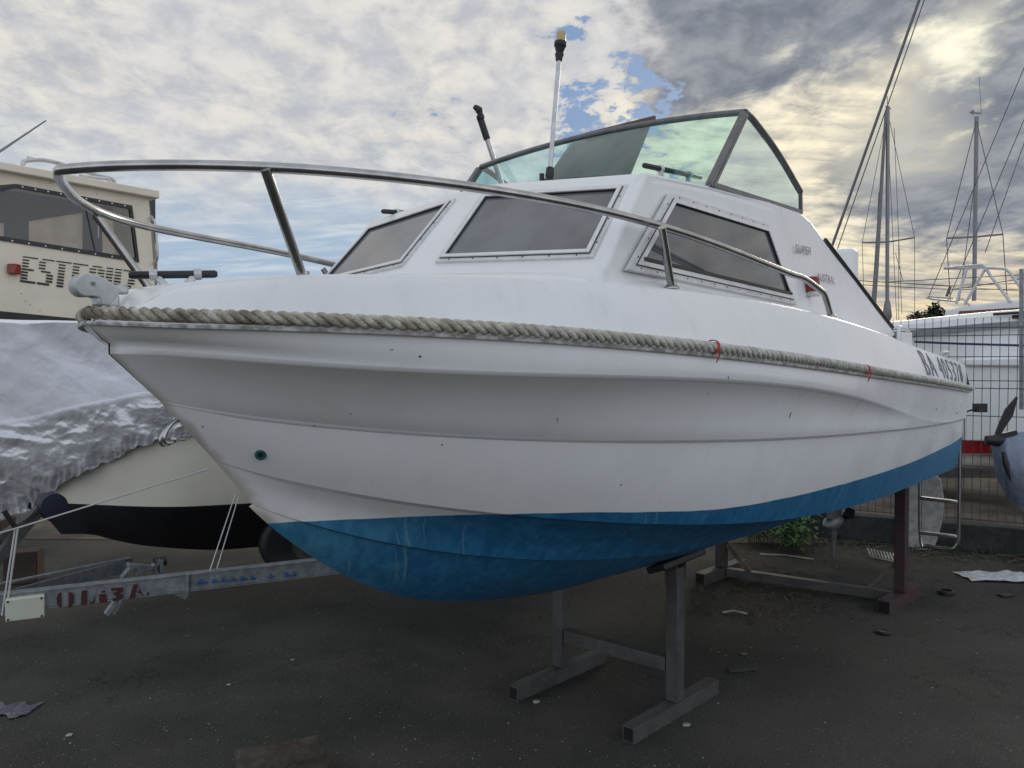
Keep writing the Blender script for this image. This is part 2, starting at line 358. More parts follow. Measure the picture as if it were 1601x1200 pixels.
# ------------------------------------------------------------------ mesh helpers
class MB:
    def __init__(s): s.v = []; s.f = []; s.mi = []
    def add(s, vs, fs, mi=0):
        o = len(s.v); s.v += [Vector(v) for v in vs]; s.f += [tuple(i + o for i in f) for f in fs]; s.mi += [mi] * len(fs); return s
    def box(s, c, size, rot=None, mi=0):
        h = [x / 2 for x in size]; R = rot if rot is not None else Matrix.Identity(3)
        vs = [Vector(c) + R @ Vector((sx * h[0], sy * h[1], sz * h[2])) for sx in (-1, 1) for sy in (-1, 1) for sz in (-1, 1)]
        return s.add(vs, [(0, 1, 3, 2), (4, 6, 7, 5), (0, 4, 5, 1), (2, 3, 7, 6), (0, 2, 6, 4), (1, 5, 7, 3)], mi)
    def beam(s, a, b, wd, ht, up=(0, 0, 1), mi=0):
        a = Vector(a); b = Vector(b); d = (b - a); L = d.length; d.normalize()
        sd = d.cross(Vector(up)).normalized(); u = sd.cross(d).normalized()
        R = Matrix((d, sd, u)).transposed()
        return s.box((a + b) / 2, (L, wd, ht), R, mi)
    def tube(s, pts, r, n=10, caps=True, mi=0, closed=False):
        pts = [Vector(p) for p in pts]; N = len(pts); rs = r if hasattr(r, '__len__') else [r] * N
        T = []
        for i in range(N):
            if closed: t = pts[(i + 1) % N] - pts[i - 1]
            else: t = pts[min(i + 1, N - 1)] - pts[max(i - 1, 0)]
            T.append(t.normalized())
        u = T[0].orthogonal().normalized(); vs = []
        for i in range(N):
            u = (u - T[i] * u.dot(T[i])).normalized(); v = T[i].cross(u)
            for k in range(n):
                a = 2 * PI * k / n; vs.append(pts[i] + (u * math.cos(a) + v * math.sin(a)) * rs[i])
        fs = []
        for i in range(N if closed else N - 1):
            j = (i + 1) % N
            for k in range(n): fs.append((i * n + k, i * n + (k + 1) % n, j * n + (k + 1) % n, j * n + k))
        if caps and not closed: fs += [tuple(range(n))[::-1], tuple((N - 1) * n + k for k in range(n))]
        return s.add(vs, fs, mi)
    def lathe(s, prof, base, axis=(0, 0, 1), n=24, mi=0):
        ax = Vector(axis).normalized(); u = ax.orthogonal().normalized(); v = ax.cross(u); base = Vector(base); vs = []
        for (r, h) in prof:
            for k in range(n):
                a = 2 * PI * k / n; vs.append(base + ax * h + (u * math.cos(a) + v * math.sin(a)) * max(r, 1e-5))
        fs = [(i * n + k, i * n + (k + 1) % n, (i + 1) * n + (k + 1) % n, (i + 1) * n + k) for i in range(len(prof) - 1) for k in range(n)]
        fs += [tuple(range(n))[::-1], tuple((len(prof) - 1) * n + k for k in range(n))]
        return s.add(vs, fs, mi)
    def prism(s, poly, off, mi=0):
        """polygon (list of 3D points) extruded by vector off"""
        n = len(poly); off = Vector(off); vs = [Vector(p) for p in poly] + [Vector(p) + off for p in poly]
        fs = [tuple(range(n)), tuple(range(n, 2 * n))[::-1]] + [(i, i + n, (i + 1) % n + n, (i + 1) % n) for i in range(n)]
        return s.add(vs, fs, mi)
    def grid(s, rows, mi=0, flip=False):
        n = len(rows[0]); vs = [p for r in rows for p in r]
        fs = []
        for i in range(len(rows) - 1):
            for k in range(n - 1):
                f = (i * n + k, i * n + k + 1, (i + 1) * n + k + 1, (i + 1) * n + k)
                fs.append(f[::-1] if flip else f)
        return s.add(vs, fs, mi)
    def build(s, name, mats, parent=None, local=False, sharp=35, bevel=0.0, seg=2, merge=0.0, recalc=True, smooth=True):
        if not isinstance(mats, (list, tuple)): mats = [mats]
        off = Vector((0, 0, 0))
        if parent is None:
            xs = [v.x for v in s.v]; ys = [v.y for v in s.v]; off = Vector(((min(xs) + max(xs)) / 2, (min(ys) + max(ys)) / 2, min(v.z for v in s.v)))
        elif not local:
            q = parent
            while q is not None: off += Vector(q.location); q = q.parent
        me = bpy.data.meshes.new(name)
        me.from_pydata([tuple(v - off) for v in s.v], [], s.f)
        for m_ in mats: me.materials.append(m_)
        me.polygons.foreach_set('material_index', s.mi)
        bm = bmesh.new(); bm.from_mesh(me)
        if merge: bmesh.ops.remove_doubles(bm, verts=bm.verts, dist=merge)
        if recalc: bmesh.ops.recalc_face_normals(bm, faces=bm.faces)
        bm.to_mesh(me); bm.free()
        if smooth:
            me.shade_smooth()
            me.set_sharp_from_angle(angle=math.radians(sharp))
        o = bpy.data.objects.new(name, me); COL.objects.link(o)
        if parent is None: o.location = off
        else: o.parent = parent
        if bevel:
            b = o.modifiers.new('bevel', 'BEVEL'); b.width = bevel; b.segments = seg; b.limit_method = 'ANGLE'; b.angle_limit = math.radians(28); b.harden_normals = False
        return o
def tag(o, label=None, cat=None, group=None, kind=None):
    if label: o['label'] = label
    if cat: o['category'] = cat
    if group: o['group'] = group
    if kind: o['kind'] = kind
    return o
def empty(name, loc, label, cat, group=None, rz=0.0):
    o = bpy.data.objects.new(name, None); COL.objects.link(o); o.location = loc; o.rotation_euler = (0, 0, rz); o.empty_display_size = .2
    return tag(o, label, cat, group)
def cr(pts, sub=8):
    """Catmull-Rom through points"""
    P = [Vector(p) for p in pts]; P = [P[0] * 2 - P[1]] + P + [P[-1] * 2 - P[-2]]; out = []
    for i in range(1, len(P) - 2):
        for k in range(sub):
            t = k / sub; a, b, c, d = P[i - 1], P[i], P[i + 1], P[i + 2]
            out.append(0.5 * ((2 * b) + (c - a) * t + (2 * a - 5 * b + 4 * c - d) * t * t + (3 * b - a - 3 * c + d) * t ** 3))
    out.append(P[-2]); return out
def text_mesh(txt, size, fn, depth=0.0015, spacing=1.0, sx=1.0, bold=0.0):
    """built-in lettering mapped to 3D by fn(u, v, w)"""
    cu = bpy.data.curves.new('lettering', 'FONT'); cu.body = txt; cu.size = size; cu.extrude = depth; cu.space_character = spacing; cu.offset = bold
    cu.resolution_u = 3
    o = bpy.data.objects.new('lettering', cu); COL.objects.link(o)
    bpy.context.view_layer.update()
    me = bpy.data.meshes.new_from_object(o.evaluated_get(bpy.context.evaluated_depsgraph_get()))
    mb = MB(); mb.add([fn(v.co.x * sx, v.co.y, v.co.z) for v in me.vertices], [tuple(p.vertices) for p in me.polygons])
    bpy.data.objects.remove(o); bpy.data.meshes.remove(me); bpy.data.curves.remove(cu)
    return mb
def pchip(xs, ys):
    xs = np.array(xs, float); ys = np.array(ys, float); h = np.diff(xs); d = np.diff(ys) / h; m = np.zeros(len(xs))
    for i in range(1, len(xs) - 1):
        if d[i - 1] * d[i] > 0:
            w1 = 2 * h[i] + h[i - 1]; w2 = h[i] + 2 * h[i - 1]; m[i] = (w1 + w2) / (w1 / d[i - 1] + w2 / d[i])
    m[0] = d[0]; m[-1] = d[-1]
    def f(x):
        x = float(min(max(x, xs[0]), xs[-1])); i = int(min(max(np.searchsorted(xs, x) - 1, 0), len(xs) - 2)); t = (x - xs[i]) / h[i]
        return float((2 * t ** 3 - 3 * t * t + 1) * ys[i] + (t ** 3 - 2 * t * t + t) * h[i] * m[i] + (-2 * t ** 3 + 3 * t * t) * ys[i + 1] + (t ** 3 - t * t) * h[i] * m[i + 1])
    return f
def sstep(a, b, x):
    t = min(max((x - a) / (b - a), 0), 1); return t * t * (3 - 2 * t)

# ------------------------------------------------------------------ setting: ground
g_ = MB(); g_.add([(-300, -60, 0), (300, -60, 0), (300, 500, 0), (-300, 500, 0)], [(0, 1, 2, 3)])
tag(g_.build('ground', M['asphalt']), kind='structure')

# ================================================================== THE BOAT
HEAD = math.radians(50.5)
OX, OY = 0.56, 3.67
boat = empty('motor_boat', (OX, OY, 0), 'white cabin boat with blue underside propped on steel trestles', 'boat', rz=HEAD)
def L(s, b, z): return Vector((s, -b, z))        # boat frame: s aft, b to port, z up
def BW(s, b, z):                                  # boat frame -> world
    return Vector((OX + math.cos(HEAD) * s + math.sin(HEAD) * b, OY + math.sin(HEAD) * s - math.cos(HEAD) * b, z))
Uv = Vector((math.cos(HEAD), math.sin(HEAD), 0)); Nv = Vector((math.sin(HEAD), -math.cos(HEAD), 0))
def onb(x, y, b):
    r = ray(x, y); o = Vector((OX, OY, 0)); t = (o.dot(Nv) + b) / r.dot(Nv)
    p = r * t - o; return (p.dot(Uv), b, CAMZ + r.z * t)
def onbf(x, y, bf):
    b = bf(0); s = 0
    for i in range(120):
        s2, _, z = onb(x, y, b); s = .5 * (s + s2); b = .5 * (b + bf(s))
    return (s, b, z)

SEND = 2.62
BL = {}
BL['deck'] = pchip([-2.36, -2.34, -2.25, -2.1, -1.9, -1.5, -1, -.5, 0, 1, 2, 2.7], [0, .07, .20, .36, .48, .66, .79, .86, .89, .91, .895, .878])
BL['rope'] = pchip([-2.40, -2.37, -2.28, -2.1, -1.9, -1.5, -1, -.5, 0, 1, 2, 2.7], [0, .1, .24, .42, .56, .75, .88, .95, .98, .99, .95, .90])
BL['knuk'] = pchip([-2.352, -2.300, -2.21, -2.06, -1.87, -1.5, -1, -.5, 0, 1, 2, 2.7], [0, .112, .25, .415, .555, .745, .882, .955, .985, .992, .950, .900])
BL['str1'] = pchip([-2.23, -2.1, -1.9, -1.5, -1, -.5, 0, 1, 2, 2.7], [0, .13, .30, .545, .75, .865, .92, .955, .932, .885])
BL['chin'] = pchip([-2.09, -2, -1.9, -1.5, -1, -.5, 0, 1, 2, 2.7], [0, .07, .145, .38, .60, .74, .81, .86, .86, .83])
BL['str2'] = pchip([-1.98, -1.8, -1.5, -1, -.5, 0, 1, 2, 2.7], [0, .09, .21, .37, .46, .50, .52, .52, .5])
PX = dict(
 deck=[(186,470),(205,452),(260,441),(350,436),(470,432),(650,432),(800,435),(940,440),(1050,448),(1150,463),(1240,480),(1300,495),(1350,512),(1400,528),(1450,550),(1508,578)],
 rope=[(140,489),(200,490),(300,493),(400,497),(500,500),(600,504),(700,510),(800,516),(900,522),(1000,530),(1100,541),(1200,555),(1300,569),(1400,585),(1517,607)],
 knuk=[(176,541),(250,545),(325,551),(400,555),(500,562),(600,567),(700,574),(800,579),(900,582),(1000,585),(1100,589),(1200,595),(1300,607),(1400,635)],
 str1=[(262,630),(300,636),(400,650),(500,662),(600,671),(700,678),(800,683),(900,686),(1000,687),(1100,687),(1200,685),(1300,680),(1400,671),(1505,655)],
 chin=[(345,724),(400,736),(450,749),(525,766),(600,781),(700,795),(800,804),(850,808),(900,811),(1000,817),(1100,821),(1180,818),(1300,798),(1400,770),(1500,731)],
 str2=[(398,794),(440,803),(500,818),(600,845),(700,865),(780,874),(850,876),(920,875)])
EXTRA = dict(knuk=[(2.6, .9, 1.20)], str2=[(0, .5, .765), (1, .52, .735), (2.6, .5, .70)])
S0 = dict(deck=-2.36, rope=-2.40, knuk=-2.35, str1=-2.23, chin=-2.09, str2=-1.98)
ZL = {}
for k in PX:
    pts = [onbf(x, y, BL[k]) for x, y in PX[k]] + EXTRA.get(k, [])
    q = [max(p[0] + 2.42, 0) ** .5 for p in pts]; z = [p[2] for p in pts]
    co = np.polyfit(q, z, 5 if k != 'str2' else 4)
    ZL[k] = (lambda co: lambda s: float(np.polyval(co, max(s + 2.42, 0) ** .5)))(co)
zdeck0 = ZL['deck']
print('deck stern z', zdeck0(2.0), zdeck0(2.6), ZL['rope'](2.6))
ZL['deck'] = lambda s: zdeck0(s) + .036 * sstep(.9, 2.6, s) - 0.055 * sstep(-2.27, -2.37, s)
# stem and keel profile (s of the stem at height z; z of the keel at s)
keel = pchip([-2.402, -2.365, -2.2, -1.929, -1.804, -1.642, -1.462, -1.258, -.957, -.463, .057, 1, 2.7], [1.615, 1.577, 1.353, 1.057, .955, .847, .757, .690, .628, .572, .562, .56, .55])
NT = 130
def T2S(k, t): return S0[k] + (SEND - S0[k]) * t ** 1.75
def line(k, t):
    s = T2S(k, t); return Vector((s, BL[k](s), ZL[k](s)))
def hull_column(t):
    r = line('rope', t); kn = line('knuk', t); s1 = line('str1', t); ch = line('chin', t); s2 = line('str2', t)
    ks = -1.99 + (SEND + 1.99) * t ** 1.75
    # the stem below the last strake belongs to the keel line
    kz = keel(ks); kk = Vector((ks, 0, min(kz, s2.z - .001)))
    fade = lambda b: min(1, max(b, 0) / .14)
    rec = (1 - sstep(-.35, 1.15, kn.x))
    fl = (kn.z - s1.z) / max(r.z - s1.z, .05); kn.y = kn.y * rec + (s1.y + (r.y - s1.y) * fl) * (1 - rec)
    col = []
    top = Vector((r.x, max(r.y - .002, 0), r.z - .022)); col.append(top)
    for a in (.35, .7): col.append(top.lerp(kn, a) + Vector((0, .002 * fade(kn.y), 0)))
    col.append(kn + Vector((0, 0, .008))); col.append(kn + Vector((0, -.004 * fade(kn.y) * rec, -.004)))
    # recess under the knuckle
    st = Vector((kn.x, kn.y - .018 * rec * fade(kn.y), kn.z - .016))
    col.append(kn.lerp(st, .55) + Vector((0, 0, -.004)))
    col.append(st)
    for a in (.12, .26, .42, .58, .72, .84, .93, .975):
        p = st.lerp(s1, a); bulge = -.016 * rec * fade(s1.y) * math.sin(PI * min(a * 1.15, 1) ** .8) * (1 - .25 * a)
        col.append(p + Vector((0, bulge, bulge * -.15)))
    col.append(s1.copy())
    f1 = fade(s1.y); st = s1 + Vector((0, -.016 * f1, -.010 * f1)); col.append(s1.lerp(st, .5) + Vector((0, .001, -.002))); col.append(st)
    for a in (.2, .4, .6, .8, .94): col.append(st.lerp(ch, a) + Vector((0, .012 * f1 * math.sin(PI * a), 0)))
    col.append(ch.copy())
    f2 = fade(ch.y); st = ch + Vector((0, -.030 * f2, -.009 * f2)); col.append(st)
    for a in (.25, .5, .75, .93): col.append(st.lerp(s2, a) + Vector((0, -.012 * f2 * math.sin(PI * a), .01 * f2 * math.sin(PI * a))))
    col.append(s2.copy())
    f3 = fade(s2.y); st = s2 + Vector((0, -.028 * f3, -.005 * f3)); col.append(st)
    for a in (.3, .6, .85, .97): col.append(st.lerp(kk, a) + Vector((0, .004 * f3 * math.sin(PI * a), -.012 * f3 * math.sin(PI * a))))
    col.append(kk)
    return col
cols = [hull_column(i / NT) for i in range(NT + 1)]
hb = MB()
port = [[L(p.x, p.y, p.z) for p in c] for c in cols]; star = [[L(p.x, -p.y, p.z) for p in c] for c in cols]
n_ = len(port[0])
for a_, b_ in ((0, 5), (4, 7), (6, 16), (15, 18), (17, 24), (23, 25), (24, 30), (29, 31), (30, 36)):
    hb.grid([c[a_:b_] for c in port]); hb.grid([c[a_:b_] for c in star], flip=True)
hb.add(port[-1] + star[-1][::-1], [tuple(range(2 * n_))])
hull = hb.build('hull', M['hull'], boat, local=True, sharp=179, recalc=False)
# deck moulding
dk = MB()
def deck_column(t):
    s = S0['rope'] + .006 + (SEND - S0['rope'] - .006) * t ** 1.75
    r = Vector((s, BL['rope'](s), ZL['rope'](s))); sd = S0['deck'] + (SEND - S0['deck']) * t ** 1.75
    d = Vector((sd, BL['deck'](sd), ZL['deck'](sd)))
    f = min(1, d.y / .14)
    c = [Vector((r.x, r.y + .010, r.z - .028)), Vector((r.x, r.y + .010, r.z - .016)), Vector((r.x, r.y - .008, r.z - .018)), Vector((r.x, r.y - .012, r.z + .012))]
    a0 = c[-1]
    for a in (.3, .6, .85): c.append(a0.lerp(d, a) + Vector((0, .005 * f * math.sin(PI * a), 0)))
    c.append(d + Vector((0, .002 * f, -.008))); c.append(d + Vector((0, -.003 * f, -.0015)))
    c.append(d + Vector((0, -.011 * f, .001)))
    bi = d.y * .80 if sd > .9 else 0
    if sd < 1.0:
        for a in (.25, .5, .75, 1): c.append(Vector((sd, (d.y - .011 * f) * (1 - a), d.z + .001 + .035 * a * min(1, d.y / .7) ** 2)))
    else:
        b2 = d.y - .15; c += [Vector((sd, b2, d.z)), Vector((sd, b2 - .01, d.z - .5)), Vector((sd, b2 * .5, d.z - .52)), Vector((sd, 0, d.z - .52))]
    return c
dc = [deck_column(i / NT) for i in range(NT + 1)]
dp = [[L(p.x, p.y, p.z) for p in c] for c in dc]; ds = [[L(p.x, -p.y, p.z) for p in c] for c in dc]
for a_, b_ in ((0, 4), (3, 8), (7, 10), (9, len(dp[0]))):
    dk.grid([c[a_:b_] for c in dp]); dk.grid([c[a_:b_] for c in ds], flip=True)
dk.add(dp[-1] + ds[-1][::-1], [tuple(range(2 * len(dp[0])))])
deck = dk.build('deck', M['gel'], boat, local=True, sharp=179, recalc=False)
# weathered lip under the rope
lp = MB(); path = []
for sg in (1, -1):
    path = []
    for i in range(0, NT + 1):
        s = S0['rope'] + (SEND - S0['rope']) * (i / NT) ** 1.75; path.append(L(s, sg * (BL['rope'](s) + .0095), ZL['rope'](s) - .0235))
    lp.tube(path, .0050, 6)
lp.build('rub_strip', M['lip'], boat, local=True)
# three-strand rope fender
rp = MB(); RR = .0152
fwd = []
for i in range(0, 241):
    s = S0['rope'] + (SEND + .05 - S0['rope']) * (i / 240) ** 1.7; fwd.append((s, BL['rope'](s), ZL['rope'](s)))
fwd = [(s + .016 * sstep(-2.0, -2.4, s), b, z) for s, b, z in fwd]
pl = [Vector((s - .006, -(b + .012), z)) for s, b, z in fwd]; ps = [Vector((s - .006, (b + .012), z)) for s, b, z in fwd]
full = ps[::-1] + pl[1:]
# resample by length
acc = [0]
for i in range(1, len(full)): acc.append(acc[-1] + (full[i] - full[i - 1]).length)
TOT = acc[-1]; PITCHR = .084
def rope_at(d):
    i = int(min(max(np.searchsorted(acc, d) - 1, 0), len(full) - 2)); t = (d - acc[i]) / max(acc[i + 1] - acc[i], 1e-9)
    return full[i].lerp(full[i + 1], t)
nst = int(TOT / PITCHR * 14)
cen = [rope_at(TOT * i / nst) for i in range(nst + 1)]
for sdn in range(3):
    pts = []
    for i, c in enumerate(cen):
        T = (cen[min(i + 2, nst)] - cen[max(i - 2, 0)]).normalized(); up = Vector((0, 0, 1)); sdv = T.cross(up).normalized(); up = sdv.cross(T)
        a = -2 * PI * (TOT * i / nst) / PITCHR + sdn * 2 * PI / 3
        wob = 1 + .06 * mnoise.noise(c * 9)
        pts.append(c + (sdv * math.cos(a) + up * math.sin(a)) * RR * .60 * wob)
    rp.tube(pts, RR * .515, 8)
rp.build('rope_fender', M['rope'], boat, local=True, sharp=60, recalc=False)
# red lashings round the rope
for x_, y_ in ((1108, 541), (1347, 577)):
    ls = MB(); s, b, z = onbf(x_, y_, BL['rope'])
    ring_ = [L(s + .004 * math.sin(a * 2), b + .012 + .0190 * math.cos(a), z - .001 + .0188 * math.sin(a)) for a in [2 * PI * k / 16 for k in range(16)]]
    ls.tube(ring_, .0018, 6, closed=True); ls.tube([p + Vector((.005, 0, 0)) for p in ring_], .0016, 6, closed=True)
    ls.tube([L(s + .004, b + .032, z - .01), L(s + .006, b + .03, z - .03), L(s + .004, b + .022, z - .048)], .0018, 6)
    ls.tube([L(s + .009, b + .032, z - .01), L(s + .010, b + .03, z - .025), L(s + .011, b + .022, z - .040)], .0015, 6)
    ls.build('rope_lashing', M['redstring'], boat, local=True)

# ---- cabin
cb = MB()
zd = lambda s: ZL['deck'](s)
def side_b(s, z):
    base = np.interp(s, [-1.35, -.9, 0, .9, 1.6], [.70, .715, .735, .755, .76]); return float(base - (z - 1.72) * .16)
Cfb = Vector((-1.452, 0, 1.735)); Cft = Vector((-1.075, 0, 2.128))
Ccb = Vector((-1.345, .690, 1.715)); Cct = Vector((-1.005, .640, 2.092))
sidepts = [(-1.005, 2.092), (-.573, 2.118), (-.1, 2.14), (.24, 2.142), (.345, 2.120), (.43, 2.08), (.53, 2.022), (.844, 1.893), (1.10, 1.78), (1.40, 1.655), (1.3, 1.62), (.6, 1.62), (-.2, 1.66), (-.9, 1.69)]
def cab(v, sg): return L(v.x, sg * v.y, v.z)
for sg in (1, -1):
    poly = [Ccb] + [Vector((s, side_b(s, z) if s > -1 else .640, z)) for s, z in sidepts]
    pp = [cab(v, sg) for v in poly]; inn = [v + Vector((0, sg * .035, 0)) for v in pp]
    n = len(pp); cb.add(pp + inn, [tuple(range(n)), tuple(range(n, 2 * n))[::-1]] + [(i, (i + 1) % n, (i + 1) % n + n, i + n) for i in range(n)])
cb.build('cabin_side', M['gel'], boat, local=True, sharp=30, bevel=.012, seg=3)
# front faces and roof: one skin with rounded edges
fr = MB()
def ring(f):   # interpolate up the front
    return [Ccb.lerp(Cct, f), Cfb.lerp(Cft, f)]
vs = [cab(Ccb, 1), cab(Cfb, 1), cab(Ccb, -1), cab(Cct, 1), cab(Cft, 1), cab(Cct, -1)]
roofp = [(-.573, 2.118), (-.1, 2.14), (.10, 2.14)]
vs += [L(-.6, side_b(-.573, 2.118), 2.118), L(-.6, 0, 2.225), L(-.6, -side_b(-.573, 2.118), 2.118)]
vs += [L(.10, side_b(.1, 2.14), 2.14), L(.10, 0, 2.23), L(.10, -side_b(.1, 2.14), 2.14)]
vs += [L(.10, side_b(.1, 1.66), 1.66), L(.10, 0, 1.66), L(.10, -side_b(.1, 1.66), 1.66)]
vs += [L(-.573, side_b(-.573, 1.69) , 1.69), L(-.573, -side_b(-.573, 1.69), 1.69)]
fs = [(0, 1, 4, 3), (1, 2, 5, 4), (3, 4, 7, 6), (4, 5, 8, 7), (6, 7, 10, 9), (7, 8, 11, 10), (9, 10, 13, 12), (10, 11, 14, 13)]
fs += [(0, 3, 6, 15), (15, 6, 9, 12), (2, 16, 8, 5), (16, 14, 11, 8), (0, 15, 12, 13, 14, 16, 2, 1)]
fr.add(vs, fs)
cabin = fr.build('cabin', M['gel'], boat, local=True, sharp=60, bevel=.035, seg=4)
# low moulded plinth where the cabin meets the foredeck
pt_ = MB()
plp = [(-1.53, 0), (-1.505, .25), (-1.45, .48), (-1.36, .64), (-1.22, .70), (-.9, .745), (-.3, .80), (.4, .82)]
outer = cr([Vector((a, b, 0)) for a, b in plp], 8)
def deck_z(s, b):
    e = DBf(s) - .011; return zd(s) + .001 + .035 * max(0, 1 - b / e) * min(1, DBf(s) / .7) ** 2
DBf = BL['deck']
rows = []
for f, zz in ((1.0, -.004), (.985, .016), (.955, .030), (.90, .036)):
    row = []
    for p in outer:
        b_ = min(p.y, DBf(p.x) - .02) * f; s_ = p.x * f if p.x < 0 else p.x; row.append(L(s_, b_, deck_z(s_, b_) + zz * (1 - sstep(-1.2, -.2, s_))))
    rows.append(row)
pt_.grid(rows); pt_.grid([[Vector((v.x, -v.y, v.z)) for v in r] for r in rows], flip=True)
pt_.build('cabin_plinth', M['gel'], boat, local=True, sharp=60, recalc=False)

# ---- windows
def offset_poly(P, d):
    n = (P[1] - P[0]).cross(P[2] - P[0]).normalized(); out = []
    for i in range(len(P)):
        a = P[i - 1]; b = P[i]; c = P[(i + 1) % len(P)]
        e1 = (b - a).normalized(); e2 = (c - b).normalized(); n1 = n.cross(e1); n2 = n.cross(e2)
        k = (n1 + n2); k = k / (1 + n1.dot(n2)); out.append(b + k * d)
    return out
def window(P, nm_pane, w1=.015, w2=.013, black_bottom=False, screws=6):
    P = [Vector(p) for p in P]; c = sum(P, Vector()) / 4
    n = (P[2] - P[0]).cross(P[3] - P[1]).normalized()
    if n.dot(c - L(0, 0, 1.9)) < 0: n = -n
    if (P[1] - P[0]).cross(P[2] - P[0]).dot(n) < 0: P = P[::-1]
    P = [p - n * ((p - c).dot(n)) for p in P]
    O1 = P; O2 = offset_poly(P, w1); O3 = offset_poly(P, w1 + w2)
    def ringm(mb, A, B, z0, z1, mi=0):
        a0 = [p + n * z0 for p in A]; a1 = [p + n * z1 for p in A]; b1 = [p + n * z1 for p in B]; b0 = [p + n * z0 for p in B]
        vs = a0 + a1 + b1 + b0; fs = []
        for i in range(4):
            j = (i + 1) % 4
            for q in range(3): fs.append((q * 4 + i, q * 4 + j, (q + 1) * 4 + j, (q + 1) * 4 + i))
        mb.add(vs, fs, mi)
    wf = MB(); ringm(wf, O1, O2, -.004, .010); 
    fr_ = wf.build('window_frame', M['flange'], boat, local=True, bevel=.002)
    tr = MB(); ringm(tr, O2, O3, 0, .017); 
    G0 = offset_poly(P, w1 - .0018); ringm(tr, G0, O2, .0, .0125, 1)
    for i in range(4):
        a = offset_poly(P, w1 * .55)[i]; b = offset_poly(P, w1 * .55)[(i + 1) % 4]; k = max(2, int((b - a).length / .085))
        for q in range(k):
            p = a.lerp(b, (q + .5) / k); tr.lathe([(.0028, 0), (.0028, .0015), (.0015, .002)], p + n * .0095, n, 8, 1)
    tr.build('window_trim', [M['trim'], M['black']], fr_, local=True, bevel=0)
    G = offset_poly(P, w1 + w2 - .002); gm = MB(); ringm(gm, G, offset_poly(P, w1 + w2 + .0022), .001, .013)
    if black_bottom:
        lo = sorted(range(4), key=lambda i: O3[i].z)[:2]; a, b = O3[lo[0]], O3[lo[1]]
        gm.beam(a + n * .014 + Vector((0, 0, .006)), b + n * .014 + Vector((0, 0, .006)), .010, .012, up=n)
    gm.build('gasket', M['black'], fr_, local=True)
    pn = MB(); q = offset_poly(P, w1 + w2 + .002); pn.prism([p + n * .001 for p in q], n * .006)
    pn.build('pane', nm_pane, fr_, local=True)
    return fr_
q1 = [onb(756, 305, .065), onb(984, 291, .607), onb(928, 405, .60), onb(681, 412, .066)]
def frontp(b, f):     # on the front face: b across, f up
    B_ = Cfb.lerp(Ccb, abs(b) / .69); T_ = Cft.lerp(Cct, abs(b) / .64)
    return None
FN = (Ccb - Cfb).cross(Cft - Cfb).normalized()
def onface(x, y, sg=1):
    A = BW(Cfb.x, 0, Cfb.z); Bp = BW(Ccb.x, sg * Ccb.y, Ccb.z); C_ = BW(Cft.x, 0, Cft.z)
    n = (Bp - A).cross(C_ - A).normalized(); r = ray(x, y); t = (A - Vector((0, 0, CAMZ))).dot(n) / r.dot(n)
    p = r * t - Vector((OX, OY, 0)); return Vector((p.dot(Uv), p.dot(Nv), CAMZ + r.z * t))
wp = [onface(x, y, 1) for x, y in ((756, 305), (984, 291), (928, 405), (681, 412))]
print('front window', [tuple(round(c, 3) for c in v) for v in wp])
window([L(*v) for v in wp], M['pane'])
window([L(v.x, -v.y, v.z) for v in wp], M['pane'])
def onside(x, y):
    return onbf(x, y, lambda s: .66) if False else None
def sidept(x, y):
    b = .69
    for i in range(30):
        s, _, z = onb(x, y, b); b = side_b(s, z)
    return Vector((s, b, z))
wq = [sidept(x, y) for x, y in ((1044, 302), (1196, 351), (1241, 477), (975, 422))]
print('side window', [tuple(round(c, 3) for c in v) for v in wq])
window([L(v.x, v.y + .004, v.z) for v in wq], M['paneside'], .019, .014, True)
window([L(v.x, -v.y - .004, v.z) for v in wq], M['paneside'], .019, .014, True)

# ---- windscreen
ws = MB(); wsb = .655
tpP = Vector((-.314, .66, 2.436)); 
topf = [Vector((-.314, b, 2.436 + .040 * (1 - (b / .66) ** 2))) for b in np.linspace(.66, -.66, 13)]
basef = [Vector((-.595 - .05 * (1 - (b / .65) ** 2), b, 2.112 + .108 * (1 - (b / .65) ** 2))) for b in np.linspace(.65, -.65, 13)]
sidet = [Vector((-.314, .66, 2.436)), Vector((-.224, .662, 2.418)), Vector((0, .664, 2.345)), Vector((.257, .664, 2.233))]
aft_b = Vector((.275, .66, 2.145))
Lw = lambda v, sg=1: L(v.x, v.y * sg, v.z)
ws.tube([Lw(p) for p in topf], .0125, 10)
for sg in (1, -1):
    ws.tube([Lw(p, sg) for p in cr(sidet, 5)], .0125, 10)
    ws.tube([Lw(sidet[-1], sg), Lw(aft_b, sg)], .009, 8)
    ws.beam(Lw(Vector((-.60, .653, 2.122)), sg), Lw(aft_b, sg) + Vector((0, 0, .004)), .016, .018)
wsf = ws.build('windscreen_frame', M['screenframe'], boat, local=True)
for sg in (1, -1):
    wp_ = MB()
    a = Lw(Vector((-.585, .652, 2.118)), sg); b = Lw(Vector((-.314, .661, 2.436)), sg); b = a.lerp(b, .975)
    for q in (-.012, .012): wp_.beam(a + Vector((q, 0, 0)), b + Vector((q * .8, 0, 0)), .022, .014, up=(1, 0, 0))
    wp_.beam(a, b, .018, .016, up=(1, 0, 0), mi=1)
    wp_.build('windscreen_post', [M['screenframe'], M['black']], wsf, local=True)
gl = MB(); gl.grid([[Lw(p) for p in basef], [Lw(a.lerp(b, .5)) for a, b in zip(basef, topf)], [Lw(p) for p in topf]])
gl.build('windscreen_pane', M['tint'], wsf, local=True)
for sg in (1, -1):
    gl = MB(); pts = [Vector((-.585, .655, 2.115))] + sidet + [aft_b]; gl.add([Lw(p, sg) for p in pts], [tuple(range(len(pts)))])
    gl.build('windscreen_side_pane', M['tint'], wsf, local=True)
